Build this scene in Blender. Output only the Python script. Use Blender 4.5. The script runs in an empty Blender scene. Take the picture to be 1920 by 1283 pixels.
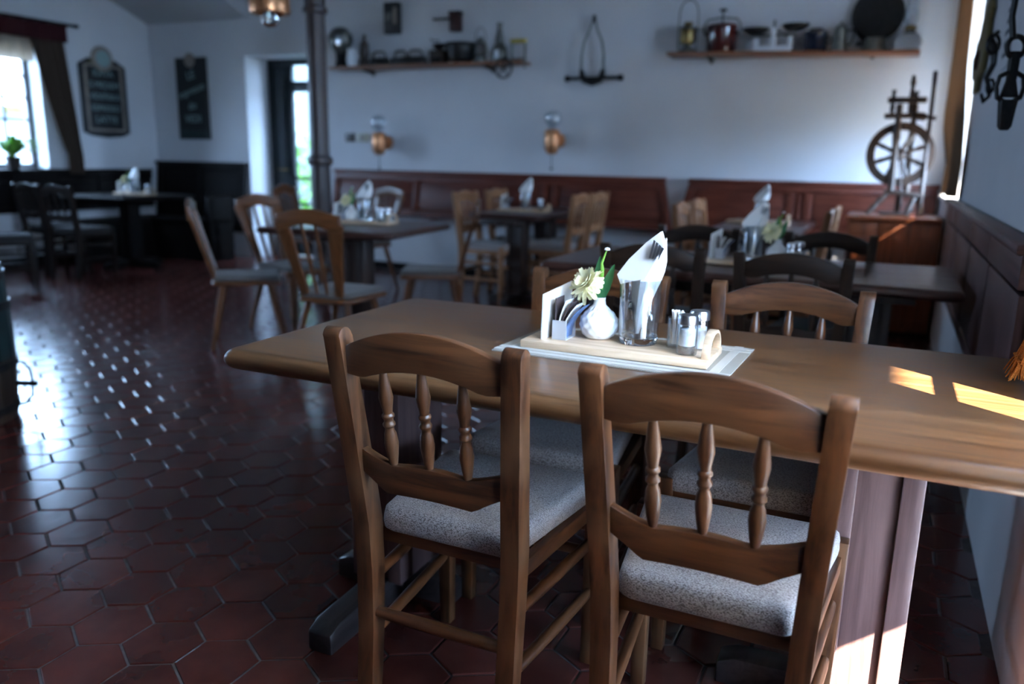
import bpy, bmesh, math, random
from mathutils import Vector, Matrix, Quaternion
random.seed(7)
PI = math.pi
sc = bpy.context.scene
COL = sc.collection

# ------------------------------------------------------------------ camera
FPX, CX, CY, H = 1500.0, 960.0, 641.5, 1.20
def _n(v): return v.normalized()
_Y = _n(Vector((1676 - CX, 310 - CY, FPX)))
_X = -_n(Vector((-2406 - CX, 234 - CY, FPX)))
_X = _n(_X - _Y * _X.dot(_Y))
_Z = _X.cross(_Y)
if _Z.y > 0: _Z = -_Z
RW = Matrix((_X, _Y, _Z))            # world = RW @ (right, down, forward)
EYE = Vector((0, 0, H))
cam_d = bpy.data.cameras.new('camera'); cam = bpy.data.objects.new('camera', cam_d); COL.objects.link(cam)
_r = RW @ Vector((1, 0, 0)); _u = RW @ Vector((0, -1, 0)); _f = RW @ Vector((0, 0, 1))
cam.matrix_world = Matrix(((_r.x, _u.x, -_f.x, EYE.x), (_r.y, _u.y, -_f.y, EYE.y), (_r.z, _u.z, -_f.z, EYE.z), (0, 0, 0, 1)))
cam_d.sensor_width = 36.0; cam_d.lens = FPX / 1920 * 36
cam_d.clip_start = 0.02; cam_d.clip_end = 200
cam_d.dof.use_dof = True; cam_d.dof.focus_distance = 1.62; cam_d.dof.aperture_fstop = 2.0
sc.camera = cam

# ------------------------------------------------------------------ exposure, world, sun
vs = sc.view_settings
vs.view_transform = 'Standard'; vs.look = 'None'; vs.gamma = 1.0; vs.use_curve_mapping = False
vs.exposure = 2.8
sc.cycles.max_bounces = 10; sc.cycles.diffuse_bounces = 4; sc.cycles.glossy_bounces = 4
sc.cycles.transmission_bounces = 8; sc.cycles.transparent_max_bounces = 12
sc.cycles.caustics_reflective = False; sc.cycles.caustics_refractive = False
sc.cycles.sample_clamp_indirect = 6.0
world = bpy.data.worlds.new('World'); sc.world = world; world.use_nodes = True
bg = world.node_tree.nodes['Background']
bg.inputs['Color'].default_value = (0.44, 0.665, 1.0, 1); bg.inputs['Strength'].default_value = 8.0
sun_d = bpy.data.lights.new('sun', 'SUN'); sun = bpy.data.objects.new('sun', sun_d); COL.objects.link(sun)
sun_d.energy = 26.0; sun_d.angle = math.radians(0.6); sun_d.color = (1.0, 0.89, 0.72)
EL = math.radians(33)
SUN = Vector((-0.798 * math.cos(EL), 0.603 * math.cos(EL), -math.sin(EL)))
sun.rotation_mode = 'QUATERNION'; sun.rotation_quaternion = SUN.to_track_quat('-Z', 'Y')

XR, XL, YB, YF, ZC = 0.365, -8.2, 7.3, -3.2, 3.1     # room: right / left / back / behind the viewer / ceiling
R1 = (5.50, 6.95, 0.985, 2.70)      # windows (y0, y1, z0, z1)
R2 = (0.35, 1.70, 0.79, 2.70)
L1 = (5.02, 5.86, 1.00, 2.22)
L2 = (1.9, 2.8, 1.00, 2.20)  # unseen opening added to brighten the right wall
R3 = (1.12, 1.56, 0.06, 0.74)  # unseen low opening added to put sun on the table leg
DOORX = (-6.74, -5.63, 2.26)
def portal(loc, rot, sx, sy):
    d = bpy.data.lights.new('window_portal', 'AREA'); d.shape = 'RECTANGLE'; d.size = sx; d.size_y = sy
    d.cycles.is_portal = True
    o = bpy.data.objects.new('window_portal', d); COL.objects.link(o); o.location = loc; o.rotation_euler = rot
for w in (R1, R2, R3):
    portal((XR + 0.30, (w[0] + w[1]) / 2, (w[2] + w[3]) / 2), (0, PI / 2, 0), w[3] - w[2], w[1] - w[0])
portal((XL - 0.30, (L1[0] + L1[1]) / 2, (L1[2] + L1[3]) / 2), (0, -PI / 2, 0), L1[3] - L1[2], L1[1] - L1[0])
portal((XL - 0.30, (L2[0] + L2[1]) / 2, (L2[2] + L2[3]) / 2), (0, -PI / 2, 0), L2[3] - L2[2], L2[1] - L2[0])
portal(((DOORX[0] + DOORX[1]) / 2, YB + 0.5, DOORX[2] / 2), (-PI / 2, 0, 0), DOORX[1] - DOORX[0], DOORX[2])

# ------------------------------------------------------------------ helpers
def at(px, py, axis, val):
    d = RW @ Vector((px - CX, py - CY, FPX)); i = 'xyz'.index(axis)
    return EYE + d * ((val - EYE[i]) / d[i])

def V(*a): return Vector(a)

class MB:
    def __init__(s): s.v = []; s.f = []
    def add(s, vs, fs):
        o = len(s.v); s.v += [tuple(p) for p in vs]; s.f += [tuple(i + o for i in f) for f in fs]; return s
    def box(s, x0, x1, y0, y1, z0, z1, M=None):
        p = [V(x, y, z) for z in (z0, z1) for y in (y0, y1) for x in (x0, x1)]
        if M is not None: p = [M @ q for q in p]
        return s.add(p, [(0, 2, 3, 1), (4, 5, 7, 6), (0, 1, 5, 4), (2, 6, 7, 3), (0, 4, 6, 2), (1, 3, 7, 5)])
    def loft(s, rings, cap=True, closed=False):
        n = len(rings[0]); vs = [p for r in rings for p in r]; fs = []
        m = len(rings)
        for i in range(m if closed else m - 1):
            a = i * n; b = ((i + 1) % m) * n
            for j in range(n):
                k = (j + 1) % n; fs.append((a + j, a + k, b + k, b + j))
        if cap and not closed:
            fs.append(tuple(range(n))[::-1]); fs.append(tuple((m - 1) * n + j for j in range(n)))
        return s.add(vs, fs)
    def rects(s, lev):            # levels (xc, yc, z, hx, hy)
        return s.loft([[V(x - a, y - b, z), V(x + a, y - b, z), V(x + a, y + b, z), V(x - a, y + b, z)] for x, y, z, a, b in lev])
    def rail(s, xs, zt, zb, yc, th):
        r = []
        for x in xs:
            y = yc(x); r.append([V(x, y - th / 2, zb(x)), V(x, y + th / 2, zb(x)), V(x, y + th / 2, zt(x)), V(x, y - th / 2, zt(x))])
        return s.loft(r)
    def turned(s, p0, p1, prof, n=12):   # profile (t, r) from p0 to p1
        p0 = Vector(p0); p1 = Vector(p1); d = (p1 - p0); L = d.length; q = V(0, 0, 1).rotation_difference(d.normalized())
        rings = []
        for t, r in prof:
            rings.append([p0 + q @ V(r * math.cos(2 * PI * j / n), r * math.sin(2 * PI * j / n), t * L) for j in range(n)])
        return s.loft(rings)
    def rod(s, p0, p1, r, n=10, r1=None): return s.turned(p0, p1, [(0, r), (1, r if r1 is None else r1)], n)
    def tube(s, pts, r, n=8, closed=False):
        pts = [Vector(p) for p in pts]; rings = []; m = len(pts); q = None; pt = None
        for i, p in enumerate(pts):
            if closed: t = (pts[(i + 1) % m] - pts[i - 1]).normalized()
            else: t = (pts[min(i + 1, m - 1)] - pts[max(i - 1, 0)]).normalized()
            if q is None: q = V(0, 0, 1).rotation_difference(t)
            else: q = pt.rotation_difference(t) @ q
            pt = t; rr = r[i] if isinstance(r, (list, tuple)) else r
            rings.append([p + q @ V(rr * math.cos(2 * PI * j / n), rr * math.sin(2 * PI * j / n), 0) for j in range(n)])
        return s.loft(rings, closed=closed)
    def lathe(s, prof, n=24, o=(0, 0, 0), close=False):   # profile (r, z) about z through o
        o = Vector(o)
        rings = [[o + V(max(r, 1e-4) * math.cos(2 * PI * j / n), max(r, 1e-4) * math.sin(2 * PI * j / n), z) for j in range(n)] for r, z in prof]
        return s.loft(rings, closed=close)
    def prism(s, poly, t0, t1, plane='xz'):
        def P(a, b, t): return V(a, t, b) if plane == 'xz' else (V(t, a, b) if plane == 'yz' else V(a, b, t))
        return s.loft([[P(a, b, t0) for a, b in poly], [P(a, b, t1) for a, b in poly]])
    def xf(s, M): s.v = [tuple(M @ Vector(p)) for p in s.v]; return s
    def build(s, name, mat, parent=None, bevel=0, seg=2, sharp=40, smooth=True):
        me = bpy.data.meshes.new(name); me.from_pydata(s.v, [], s.f)
        bm = bmesh.new(); bm.from_mesh(me); bmesh.ops.recalc_face_normals(bm, faces=bm.faces)
        if bevel:
            e = [x for x in bm.edges if len(x.link_faces) == 2 and x.calc_face_angle(0) > 0.6]
            bmesh.ops.bevel(bm, geom=e, offset=bevel, segments=seg, affect='EDGES', profile=0.5, clamp_overlap=True)
        bm.to_mesh(me); bm.free()
        if smooth:
            me.polygons.foreach_set('use_smooth', [True] * len(me.polygons)); me.set_sharp_from_angle(angle=math.radians(sharp))
        me.materials.append(mat)
        return link(name, me, parent)
def link(name, data, parent=None):
    o = bpy.data.objects.new(name, data); COL.objects.link(o)
    if parent is not None: o.parent = parent
    return o
def tag(o, label, cat, group=None, kind=None):
    o['label'] = label; o['category'] = cat
    if group: o['group'] = group
    if kind: o['kind'] = kind
    return o
def struct(o, label=None):
    o['kind'] = 'structure'
    if label: o['label'] = label
    return o
def thing(name, label, cat, loc=(0, 0, 0), rz=0, group=None):
    o = bpy.data.objects.new(name, None); COL.objects.link(o); o.empty_display_size = 0.05
    o.location = loc; o.rotation_euler = (0, 0, rz)
    return tag(o, label, cat, group)
def kids(o): return [c for c in ALLKIDS.get(o.name, [])]
ALLKIDS = {}
def copy_tree(root, loc, rz, label, group=None, scale=None):
    r = root.copy(); COL.objects.link(r); r.location = loc; r.rotation_euler = (0, 0, rz); r['label'] = label
    if group: r['group'] = group
    if scale: r.scale = scale
    for ch in root.children:
        c = ch.copy(); COL.objects.link(c); c.parent = r
        for g in ch.children:
            d = g.copy(); COL.objects.link(d); d.parent = c
    return r
def lerp(a, b, t): return a + (b - a) * t
def rrect(x0, x1, y0, y1, r, n=5, z=0):
    out = []
    for cx_, cy_, a0 in ((x1 - r, y1 - r, 0), (x0 + r, y1 - r, PI / 2), (x0 + r, y0 + r, PI), (x1 - r, y0 + r, 3 * PI / 2)):
        for i in range(n + 1):
            a = a0 + i * PI / 2 / n; out.append((cx_ + r * math.cos(a), cy_ + r * math.sin(a)))
    return out

# ------------------------------------------------------------------ materials
def nmat(name):
    m = bpy.data.materials.new(name); m.use_nodes = True
    nt = m.node_tree; b = nt.nodes['Principled BSDF']; return m, nt, b
def simple(name, col, rough=0.5, metal=0.0, spec=0.5, noise=0.0, nscale=8, bump=0.0, bscale=60, sheen=0.0, trans=0.0, coat=0.0, emit=None):
    m, nt, b = nmat(name)
    b.inputs['Base Color'].default_value = (*col, 1); b.inputs['Roughness'].default_value = rough; b.inputs['Metallic'].default_value = metal
    b.inputs['Specular IOR Level'].default_value = spec; b.inputs['Coat Weight'].default_value = coat; b.inputs['Sheen Weight'].default_value = sheen
    if trans: b.inputs['Transmission Weight'].default_value = trans
    tc = nt.nodes.new('ShaderNodeTexCoord')
    if noise:
        nz = nt.nodes.new('ShaderNodeTexNoise'); nz.inputs['Scale'].default_value = nscale; nz.inputs['Detail'].default_value = 6
        nt.links.new(tc.outputs['Object'], nz.inputs['Vector'])
        rp = nt.nodes.new('ShaderNodeValToRGB')
        rp.color_ramp.elements[0].position = 0.3; rp.color_ramp.elements[1].position = 0.7
        rp.color_ramp.elements[0].color = (*[c * (1 - noise) for c in col], 1); rp.color_ramp.elements[1].color = (*[min(1, c * (1 + noise)) for c in col], 1)
        nt.links.new(nz.outputs['Fac'], rp.inputs['Fac']); nt.links.new(rp.outputs['Color'], b.inputs['Base Color'])
    if bump:
        n2 = nt.nodes.new('ShaderNodeTexNoise'); n2.inputs['Scale'].default_value = bscale; n2.inputs['Detail'].default_value = 4
        nt.links.new(tc.outputs['Object'], n2.inputs['Vector'])
        bp = nt.nodes.new('ShaderNodeBump'); bp.inputs['Strength'].default_value = bump; bp.inputs['Distance'].default_value = 0.01
        nt.links.new(n2.outputs['Fac'], bp.inputs['Height']); nt.links.new(bp.outputs['Normal'], b.inputs['Normal'])
    return m
def wood(name, c1, c2, axis='z', rough=0.42, scale=1.0, wear=None, bump=0.12, coat=0.0, spec=0.5):
    m, nt, b = nmat(name); L = nt.links
    tc = nt.nodes.new('ShaderNodeTexCoord'); mp = nt.nodes.new('ShaderNodeMapping')
    s = [38 * scale] * 3; s['xyz'.index(axis)] = 2.2 * scale; mp.inputs['Scale'].default_value = s
    oi = nt.nodes.new('ShaderNodeObjectInfo'); ad = nt.nodes.new('ShaderNodeVectorMath'); ad.operation = 'ADD'
    mu = nt.nodes.new('ShaderNodeMath'); mu.operation = 'MULTIPLY'; mu.inputs[1].default_value = 13.0
    L.new(oi.outputs['Random'], mu.inputs[0]); L.new(tc.outputs['Object'], ad.inputs[0]); L.new(mu.outputs[0], ad.inputs[1]); L.new(ad.outputs[0], mp.inputs['Vector'])
    nz = nt.nodes.new('ShaderNodeTexNoise'); nz.inputs['Scale'].default_value = 1.0; nz.inputs['Detail'].default_value = 8; nz.inputs['Roughness'].default_value = 0.62; nz.inputs['Distortion'].default_value = 0.6
    L.new(mp.outputs[0], nz.inputs['Vector'])
    rp = nt.nodes.new('ShaderNodeValToRGB'); e = rp.color_ramp.elements
    e[0].position = 0.38; e[0].color = (*c1, 1); e[1].position = 0.64; e[1].color = (*c2, 1)
    L.new(nz.outputs['Fac'], rp.inputs['Fac'])
    out = rp.outputs['Color']
    if wear:
        n3 = nt.nodes.new('ShaderNodeTexNoise'); n3.inputs['Scale'].default_value = 9; n3.inputs['Detail'].default_value = 5; L.new(ad.outputs[0], n3.inputs['Vector'])
        r3 = nt.nodes.new('ShaderNodeValToRGB'); r3.color_ramp.elements[0].position = 0.45; r3.color_ramp.elements[1].position = 0.75
        L.new(n3.outputs['Fac'], r3.inputs['Fac'])
        mx = nt.nodes.new('ShaderNodeMix'); mx.data_type = 'RGBA'; L.new(r3.outputs['Color'], mx.inputs[0]); L.new(out, mx.inputs[6]); mx.inputs[7].default_value = (*wear, 1)
        out = mx.outputs[2]
    L.new(out, b.inputs['Base Color'])
    rr = nt.nodes.new('ShaderNodeMapRange'); rr.inputs['To Min'].default_value = rough - 0.08; rr.inputs['To Max'].default_value = rough + 0.12
    L.new(nz.outputs['Fac'], rr.inputs['Value']); L.new(rr.outputs[0], b.inputs['Roughness'])
    bp = nt.nodes.new('ShaderNodeBump'); bp.inputs['Strength'].default_value = bump; bp.inputs['Distance'].default_value = 0.003
    L.new(nz.outputs['Fac'], bp.inputs['Height']); L.new(bp.outputs['Normal'], b.inputs['Normal'])
    b.inputs['Coat Weight'].default_value = coat; b.inputs['Coat Roughness'].default_value = 0.25; b.inputs['Specular IOR Level'].default_value = spec
    return m
M = {}
ch1, ch2 = (0.028, 0.0092, 0.0034), (0.132, 0.048, 0.0170)
M['chz'] = wood('chair_wood', ch1, ch2, 'z', 0.34, 1.0, (0.135, 0.062, 0.028), coat=0.25)
M['chx'] = wood('chair_wood_rail', ch1, ch2, 'x', 0.34, 1.0, (0.095, 0.040, 0.0165), coat=0.25)
M['chy'] = wood('chair_wood_side', ch1, ch2, 'y', 0.36)
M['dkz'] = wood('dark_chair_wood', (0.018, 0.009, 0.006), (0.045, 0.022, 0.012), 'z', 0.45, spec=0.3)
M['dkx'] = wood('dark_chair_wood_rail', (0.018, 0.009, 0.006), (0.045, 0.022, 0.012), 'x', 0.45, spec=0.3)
M['ltz'] = wood('light_chair_wood', (0.24, 0.105, 0.046), (0.42, 0.205, 0.098), 'z', 0.38)
M['ltx'] = wood('light_chair_wood_rail', (0.24, 0.105, 0.046), (0.42, 0.205, 0.098), 'x', 0.38)
M['pz'] = wood('peasant_chair_wood', (0.090, 0.030, 0.0095), (0.175, 0.064, 0.022), 'z', 0.33)
M['px'] = wood('peasant_chair_wood_rail', (0.090, 0.030, 0.0095), (0.175, 0.064, 0.022), 'x', 0.33)
M['table'] = wood('oak_table_top', (0.082, 0.036, 0.0145), (0.160, 0.077, 0.0330), 'x', 0.31, 0.9, None, 0.02, spec=0.4)
M['table_dk'] = wood('dark_table_top', (0.045, 0.017, 0.012), (0.085, 0.035, 0.026), 'x', 0.28, 0.8, None, 0.05)
M['table_dky'] = wood('dark_table_top_long', (0.045, 0.017, 0.012), (0.085, 0.035, 0.026), 'y', 0.28, 0.8, None, 0.05)
M['leg'] = wood('pedestal_wood', (0.085, 0.048, 0.046), (0.15, 0.088, 0.082), 'z', 0.33)
M['legd'] = wood('dark_pedestal_wood', (0.022, 0.012, 0.010), (0.05, 0.027, 0.02), 'z', 0.42)
M['foot'] = wood('dark_foot_wood', (0.022, 0.016, 0.016), (0.05, 0.038, 0.037), 'y', 0.30)
M['panel'] = wood('bench_panel_wood', (0.082, 0.017, 0.009), (0.165, 0.040, 0.022), 'x', 0.42, spec=0.3)
M['panelz'] = wood('bench_stile_wood', (0.082, 0.017, 0.009), (0.165, 0.040, 0.022), 'z', 0.42, spec=0.3)
M['panely'] = wood('wainscot_wood', (0.072, 0.034, 0.031), (0.140, 0.072, 0.066), 'y', 0.42)
M['panelyz'] = wood('wainscot_board_wood', (0.072, 0.034, 0.031), (0.140, 0.072, 0.066), 'z', 0.42)
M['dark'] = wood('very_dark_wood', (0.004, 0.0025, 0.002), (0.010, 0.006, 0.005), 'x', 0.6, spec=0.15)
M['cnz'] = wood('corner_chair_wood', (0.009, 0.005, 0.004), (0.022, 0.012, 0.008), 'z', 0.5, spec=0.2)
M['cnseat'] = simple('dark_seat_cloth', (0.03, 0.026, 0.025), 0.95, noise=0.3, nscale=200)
M['side'] = wood('sideboard_wood', (0.12, 0.030, 0.011), (0.23, 0.068, 0.027), 'z', 0.35)
M['shelf'] = wood('shelf_wood', (0.15, 0.055, 0.025), (0.30, 0.13, 0.065), 'x', 0.42)
M['spin'] = wood('spinning_wheel_wood', (0.022, 0.012, 0.008), (0.060, 0.034, 0.022), 'z', 0.4)
M['tray'] = wood('pale_tray_wood', (0.52, 0.36, 0.23), (0.78, 0.60, 0.42), 'x', 0.5)
M['wall'] = simple('wall_plaster', (0.62, 0.62, 0.635), 0.9, noise=0.03, nscale=2.5, bump=0.12, bscale=30)
M['ceil'] = simple('ceiling_plaster', (0.50, 0.50, 0.51), 0.95, noise=0.03, nscale=2, bump=0.1, bscale=25)
M['grout'] = simple('grout', (0.085, 0.078, 0.08), 0.75, noise=0.3, nscale=30)
M['iron'] = simple('black_iron', (0.018, 0.017, 0.017), 0.45, 0.6, noise=0.3, nscale=40)
M['steel'] = simple('brushed_steel', (0.55, 0.56, 0.58), 0.28, 1.0)
M['chrome'] = simple('chrome', (0.75, 0.77, 0.80), 0.12, 1.0)
M['brass'] = simple('old_brass', (0.20, 0.14, 0.055), 0.35, 1.0, noise=0.3, nscale=25)
M['copper'] = simple('copper', (0.62, 0.29, 0.14), 0.38, 0.85, noise=0.2, nscale=20)
M['tin'] = simple('dull_tin', (0.16, 0.165, 0.15), 0.42, 0.8, noise=0.3, nscale=30)
M['ceramic'] = simple('white_ceramic', (0.86, 0.86, 0.84), 0.22, 0.0)
M['paper'] = simple('white_paper', (0.88, 0.88, 0.86), 0.85, noise=0.03, nscale=20)
M['salt'] = simple('salt', (0.9, 0.9, 0.9), 0.9)
M['dark_reflection'] = simple('dark_reflection', (0.10, 0.09, 0.085), 0.9, noise=0.5, nscale=400)
M['redenamel'] = simple('red_enamel', (0.058, 0.008, 0.007), 0.16, 0.0, coat=0.5)
M['millred'] = simple('mill_red', (0.035, 0.010, 0.009), 0.4)
M['blueenamel'] = simple('dark_blue_enamel', (0.010, 0.015, 0.032), 0.18, 0.0, coat=0.5)
M['whiteenamel'] = simple('white_enamel', (0.72, 0.76, 0.80), 0.3)
M['black'] = simple('black_paint', (0.012, 0.012, 0.013), 0.5)
M['yellow'] = simple('yellow_paint', (0.42, 0.34, 0.05), 0.5)
M['green'] = simple('dark_green_paint', (0.005, 0.018, 0.018), 0.45, noise=0.3, nscale=10)
M['barrelwood'] = wood('barrel_wood', (0.014, 0.008, 0.005), (0.040, 0.023, 0.014), 'z', 0.5)
M['petal'] = simple('cream_petal', (0.93, 0.86, 0.55), 0.6, noise=0.12, nscale=40)
M['leaf'] = simple('green_leaf', (0.045, 0.19, 0.07), 0.45, noise=0.35, nscale=20)
M['leafb'] = simple('bright_leaf', (0.16, 0.36, 0.05), 0.45, noise=0.35, nscale=10)
M['stem'] = simple('green_stem', (0.20, 0.42, 0.06), 0.5)
M['chalk'] = simple('chalk', (0.24, 0.34, 0.33), 0.9)
M['board'] = simple('chalkboard_slate', (0.008, 0.010, 0.011), 0.7)
M['boardframe'] = simple('board_frame', (0.26, 0.21, 0.17), 0.5, noise=0.2)
M['gold'] = simple('board_gold', (0.10, 0.085, 0.02), 0.5)
M['beige'] = simple('beige_plastic', (0.42, 0.40, 0.30), 0.4)
M['brownpl'] = simple('brown_plastic', (0.05, 0.03, 0.02), 0.35)
M['column'] = simple('brown_column_paint', (0.055, 0.033, 0.029), 0.38, noise=0.15, nscale=6)
M['door'] = simple('dark_green_door', (0.010, 0.018, 0.022), 0.4, noise=0.2)
M['winframe'] = simple('window_frame_paint', (0.05, 0.045, 0.05), 0.4)
M['whiteframe'] = simple('white_window_frame', (0.75, 0.75, 0.76), 0.4)
M['brushed'] = simple('satin_steel', (0.62, 0.64, 0.67), 0.4, 0.35)
M['ground'] = simple('outside_paving', (0.17, 0.18, 0.17), 0.9, noise=0.15, nscale=3)
M['facade'] = simple('added_wall_plaster', (0.62, 0.63, 0.62), 0.9, noise=0.08, nscale=2)
M['ochre'] = simple('ochre_plaster', (0.17, 0.13, 0.04), 0.9, noise=0.2, nscale=2)
M['plaque'] = wood('ochre_plaque_wood', (0.10, 0.075, 0.02), (0.16, 0.12, 0.035), 'z', 0.6)
M['print'] = simple('grey_print', (0.10, 0.11, 0.13), 0.9)
M['cardblue'] = simple('printed_card', (0.10, 0.16, 0.30), 0.5, noise=0.6, nscale=30)
M['carddark'] = simple('dark_card', (0.07, 0.05, 0.05), 0.5)
def glass_mat(name, col=(1, 1, 1), rough=0.0):
    m, nt, b = nmat(name); b.inputs['Base Color'].default_value = (*col, 1); b.inputs['Roughness'].default_value = rough
    b.inputs['Transmission Weight'].default_value = 1; b.inputs['IOR'].default_value = 1.45
    return m
M['glass'] = glass_mat('clear_glass', (0.97, 0.99, 1.0))
def pane_mat(name, tint=(0.96, 0.98, 1.0), refl=0.04):
    m, nt, b = nmat(name); nt.nodes.remove(b)
    out = nt.nodes['Material Output']; t = nt.nodes.new('ShaderNodeBsdfTransparent'); t.inputs[0].default_value = (*tint, 1)
    g = nt.nodes.new('ShaderNodeBsdfGlossy'); g.inputs['Roughness'].default_value = 0.02
    lw = nt.nodes.new('ShaderNodeLayerWeight'); lw.inputs[0].default_value = 0.5
    pw = nt.nodes.new('ShaderNodeMath'); pw.operation = 'POWER'; pw.inputs[1].default_value = 4.0; nt.links.new(lw.outputs['Facing'], pw.inputs[0])
    fr = nt.nodes.new('ShaderNodeMapRange'); fr.inputs['To Min'].default_value = refl; fr.inputs['To Max'].default_value = 0.6; nt.links.new(pw.outputs[0], fr.inputs['Value'])
    mx = nt.nodes.new('ShaderNodeMixShader'); nt.links.new(fr.outputs[0], mx.inputs[0]); nt.links.new(t.outputs[0], mx.inputs[1]); nt.links.new(g.outputs[0], mx.inputs[2])
    nt.links.new(mx.outputs[0], out.inputs[0]); return m
M['pane'] = pane_mat('window_pane')
M['thin'] = pane_mat('thin_glass', (0.93, 0.96, 0.98), 0.20)
M['ribglass'] = pane_mat('ribbed_glass', (0.86, 0.91, 0.94), 0.22)
def cloth(name, col, transl=0.0, transp=0.0, weave=500, rough=0.9, noise=0.15):
    m, nt, b = nmat(name); L = nt.links; out = nt.nodes['Material Output']
    tc = nt.nodes.new('ShaderNodeTexCoord'); nz = nt.nodes.new('ShaderNodeTexNoise'); nz.inputs['Scale'].default_value = weave; nz.inputs['Detail'].default_value = 3
    L.new(tc.outputs['Object'], nz.inputs['Vector']); rp = nt.nodes.new('ShaderNodeValToRGB')
    rp.color_ramp.elements[0].position = 0.35; rp.color_ramp.elements[1].position = 0.65
    rp.color_ramp.elements[0].color = (*[c * (1 - noise) for c in col], 1); rp.color_ramp.elements[1].color = (*[min(1, c * (1 + noise)) for c in col], 1)
    L.new(nz.outputs['Fac'], rp.inputs['Fac']); L.new(rp.outputs['Color'], b.inputs['Base Color']); b.inputs['Roughness'].default_value = rough; b.inputs['Specular IOR Level'].default_value = 0.15
    bp = nt.nodes.new('ShaderNodeBump'); bp.inputs['Strength'].default_value = 0.3; bp.inputs['Distance'].default_value = 0.002; L.new(nz.outputs['Fac'], bp.inputs['Height']); L.new(bp.outputs['Normal'], b.inputs['Normal'])
    cur = b.outputs[0]
    if transl:
        t = nt.nodes.new('ShaderNodeBsdfTranslucent'); t.inputs[0].default_value = (*col, 1); mx = nt.nodes.new('ShaderNodeMixShader'); mx.inputs[0].default_value = transl
        L.new(cur, mx.inputs[1]); L.new(t.outputs[0], mx.inputs[2]); cur = mx.outputs[0]
    if transp:
        t = nt.nodes.new('ShaderNodeBsdfTransparent'); mx = nt.nodes.new('ShaderNodeMixShader'); mx.inputs[0].default_value = transp
        L.new(cur, mx.inputs[1]); L.new(t.outputs[0], mx.inputs[2]); cur = mx.outputs[0]
    L.new(cur, out.inputs[0]); return m
M['sheer'] = cloth('cream_sheer', (0.82, 0.80, 0.75), 0.50, 0.0, 200)
M['valance'] = cloth('cream_valance', (0.55, 0.47, 0.38), 0.5, 0.05, 200)
M['drape'] = cloth('brown_drape', (0.25, 0.155, 0.092), 0.40, 0.0, 150)
M['darkdrape'] = cloth('dark_brown_drape', (0.075, 0.050, 0.036), 0.2, 0.0, 150)
M['pelmet'] = cloth('dark_red_cloth', (0.05, 0.012, 0.014), 0.1, 0.0, 150)
M['orange'] = cloth('orange_cloth', (0.50, 0.17, 0.035), 0.25, 0.0, 350, noise=0.4)
def seat_fabric(name, col, dark):
    m, nt, b = nmat(name); L = nt.links; tc = nt.nodes.new('ShaderNodeTexCoord')
    mp = nt.nodes.new('ShaderNodeMapping'); mp.inputs['Scale'].default_value = (300, 640, 520); L.new(tc.outputs['Object'], mp.inputs[0])
    nz = nt.nodes.new('ShaderNodeTexNoise'); nz.inputs['Scale'].default_value = 1; nz.inputs['Detail'].default_value = 3; L.new(mp.outputs[0], nz.inputs['Vector'])
    rp = nt.nodes.new('ShaderNodeValToRGB'); e = rp.color_ramp.elements; e[0].position = 0.40; e[0].color = (*dark, 1); e[1].position = 0.56; e[1].color = (*col, 1)
    L.new(nz.outputs['Fac'], rp.inputs['Fac']); L.new(rp.outputs['Color'], b.inputs['Base Color']); b.inputs['Roughness'].default_value = 0.95; b.inputs['Specular IOR Level'].default_value = 0.1; b.inputs['Sheen Weight'].default_value = 0.25
    wv = nt.nodes.new('ShaderNodeTexChecker'); wv.inputs['Scale'].default_value = 420; L.new(tc.outputs['Object'], wv.inputs[0])
    ad = nt.nodes.new('ShaderNodeMath'); ad.operation = 'ADD'; L.new(nz.outputs['Fac'], ad.inputs[0]); ml = nt.nodes.new('ShaderNodeMath'); ml.operation = 'MULTIPLY'; ml.inputs[1].default_value = 0.3
    L.new(wv.outputs['Fac'], ml.inputs[0]); L.new(ml.outputs[0], ad.inputs[1])
    bp = nt.nodes.new('ShaderNodeBump'); bp.inputs['Strength'].default_value = 0.6; bp.inputs['Distance'].default_value = 0.003; L.new(ad.outputs[0], bp.inputs['Height']); L.new(bp.outputs['Normal'], b.inputs['Normal'])
    return m
M['seat'] = seat_fabric('seat_fabric', (0.45, 0.41, 0.40), (0.14, 0.12, 0.115))
M['seat2'] = seat_fabric('seat_fabric_dark', (0.20, 0.175, 0.16), (0.06, 0.05, 0.045))
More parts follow.
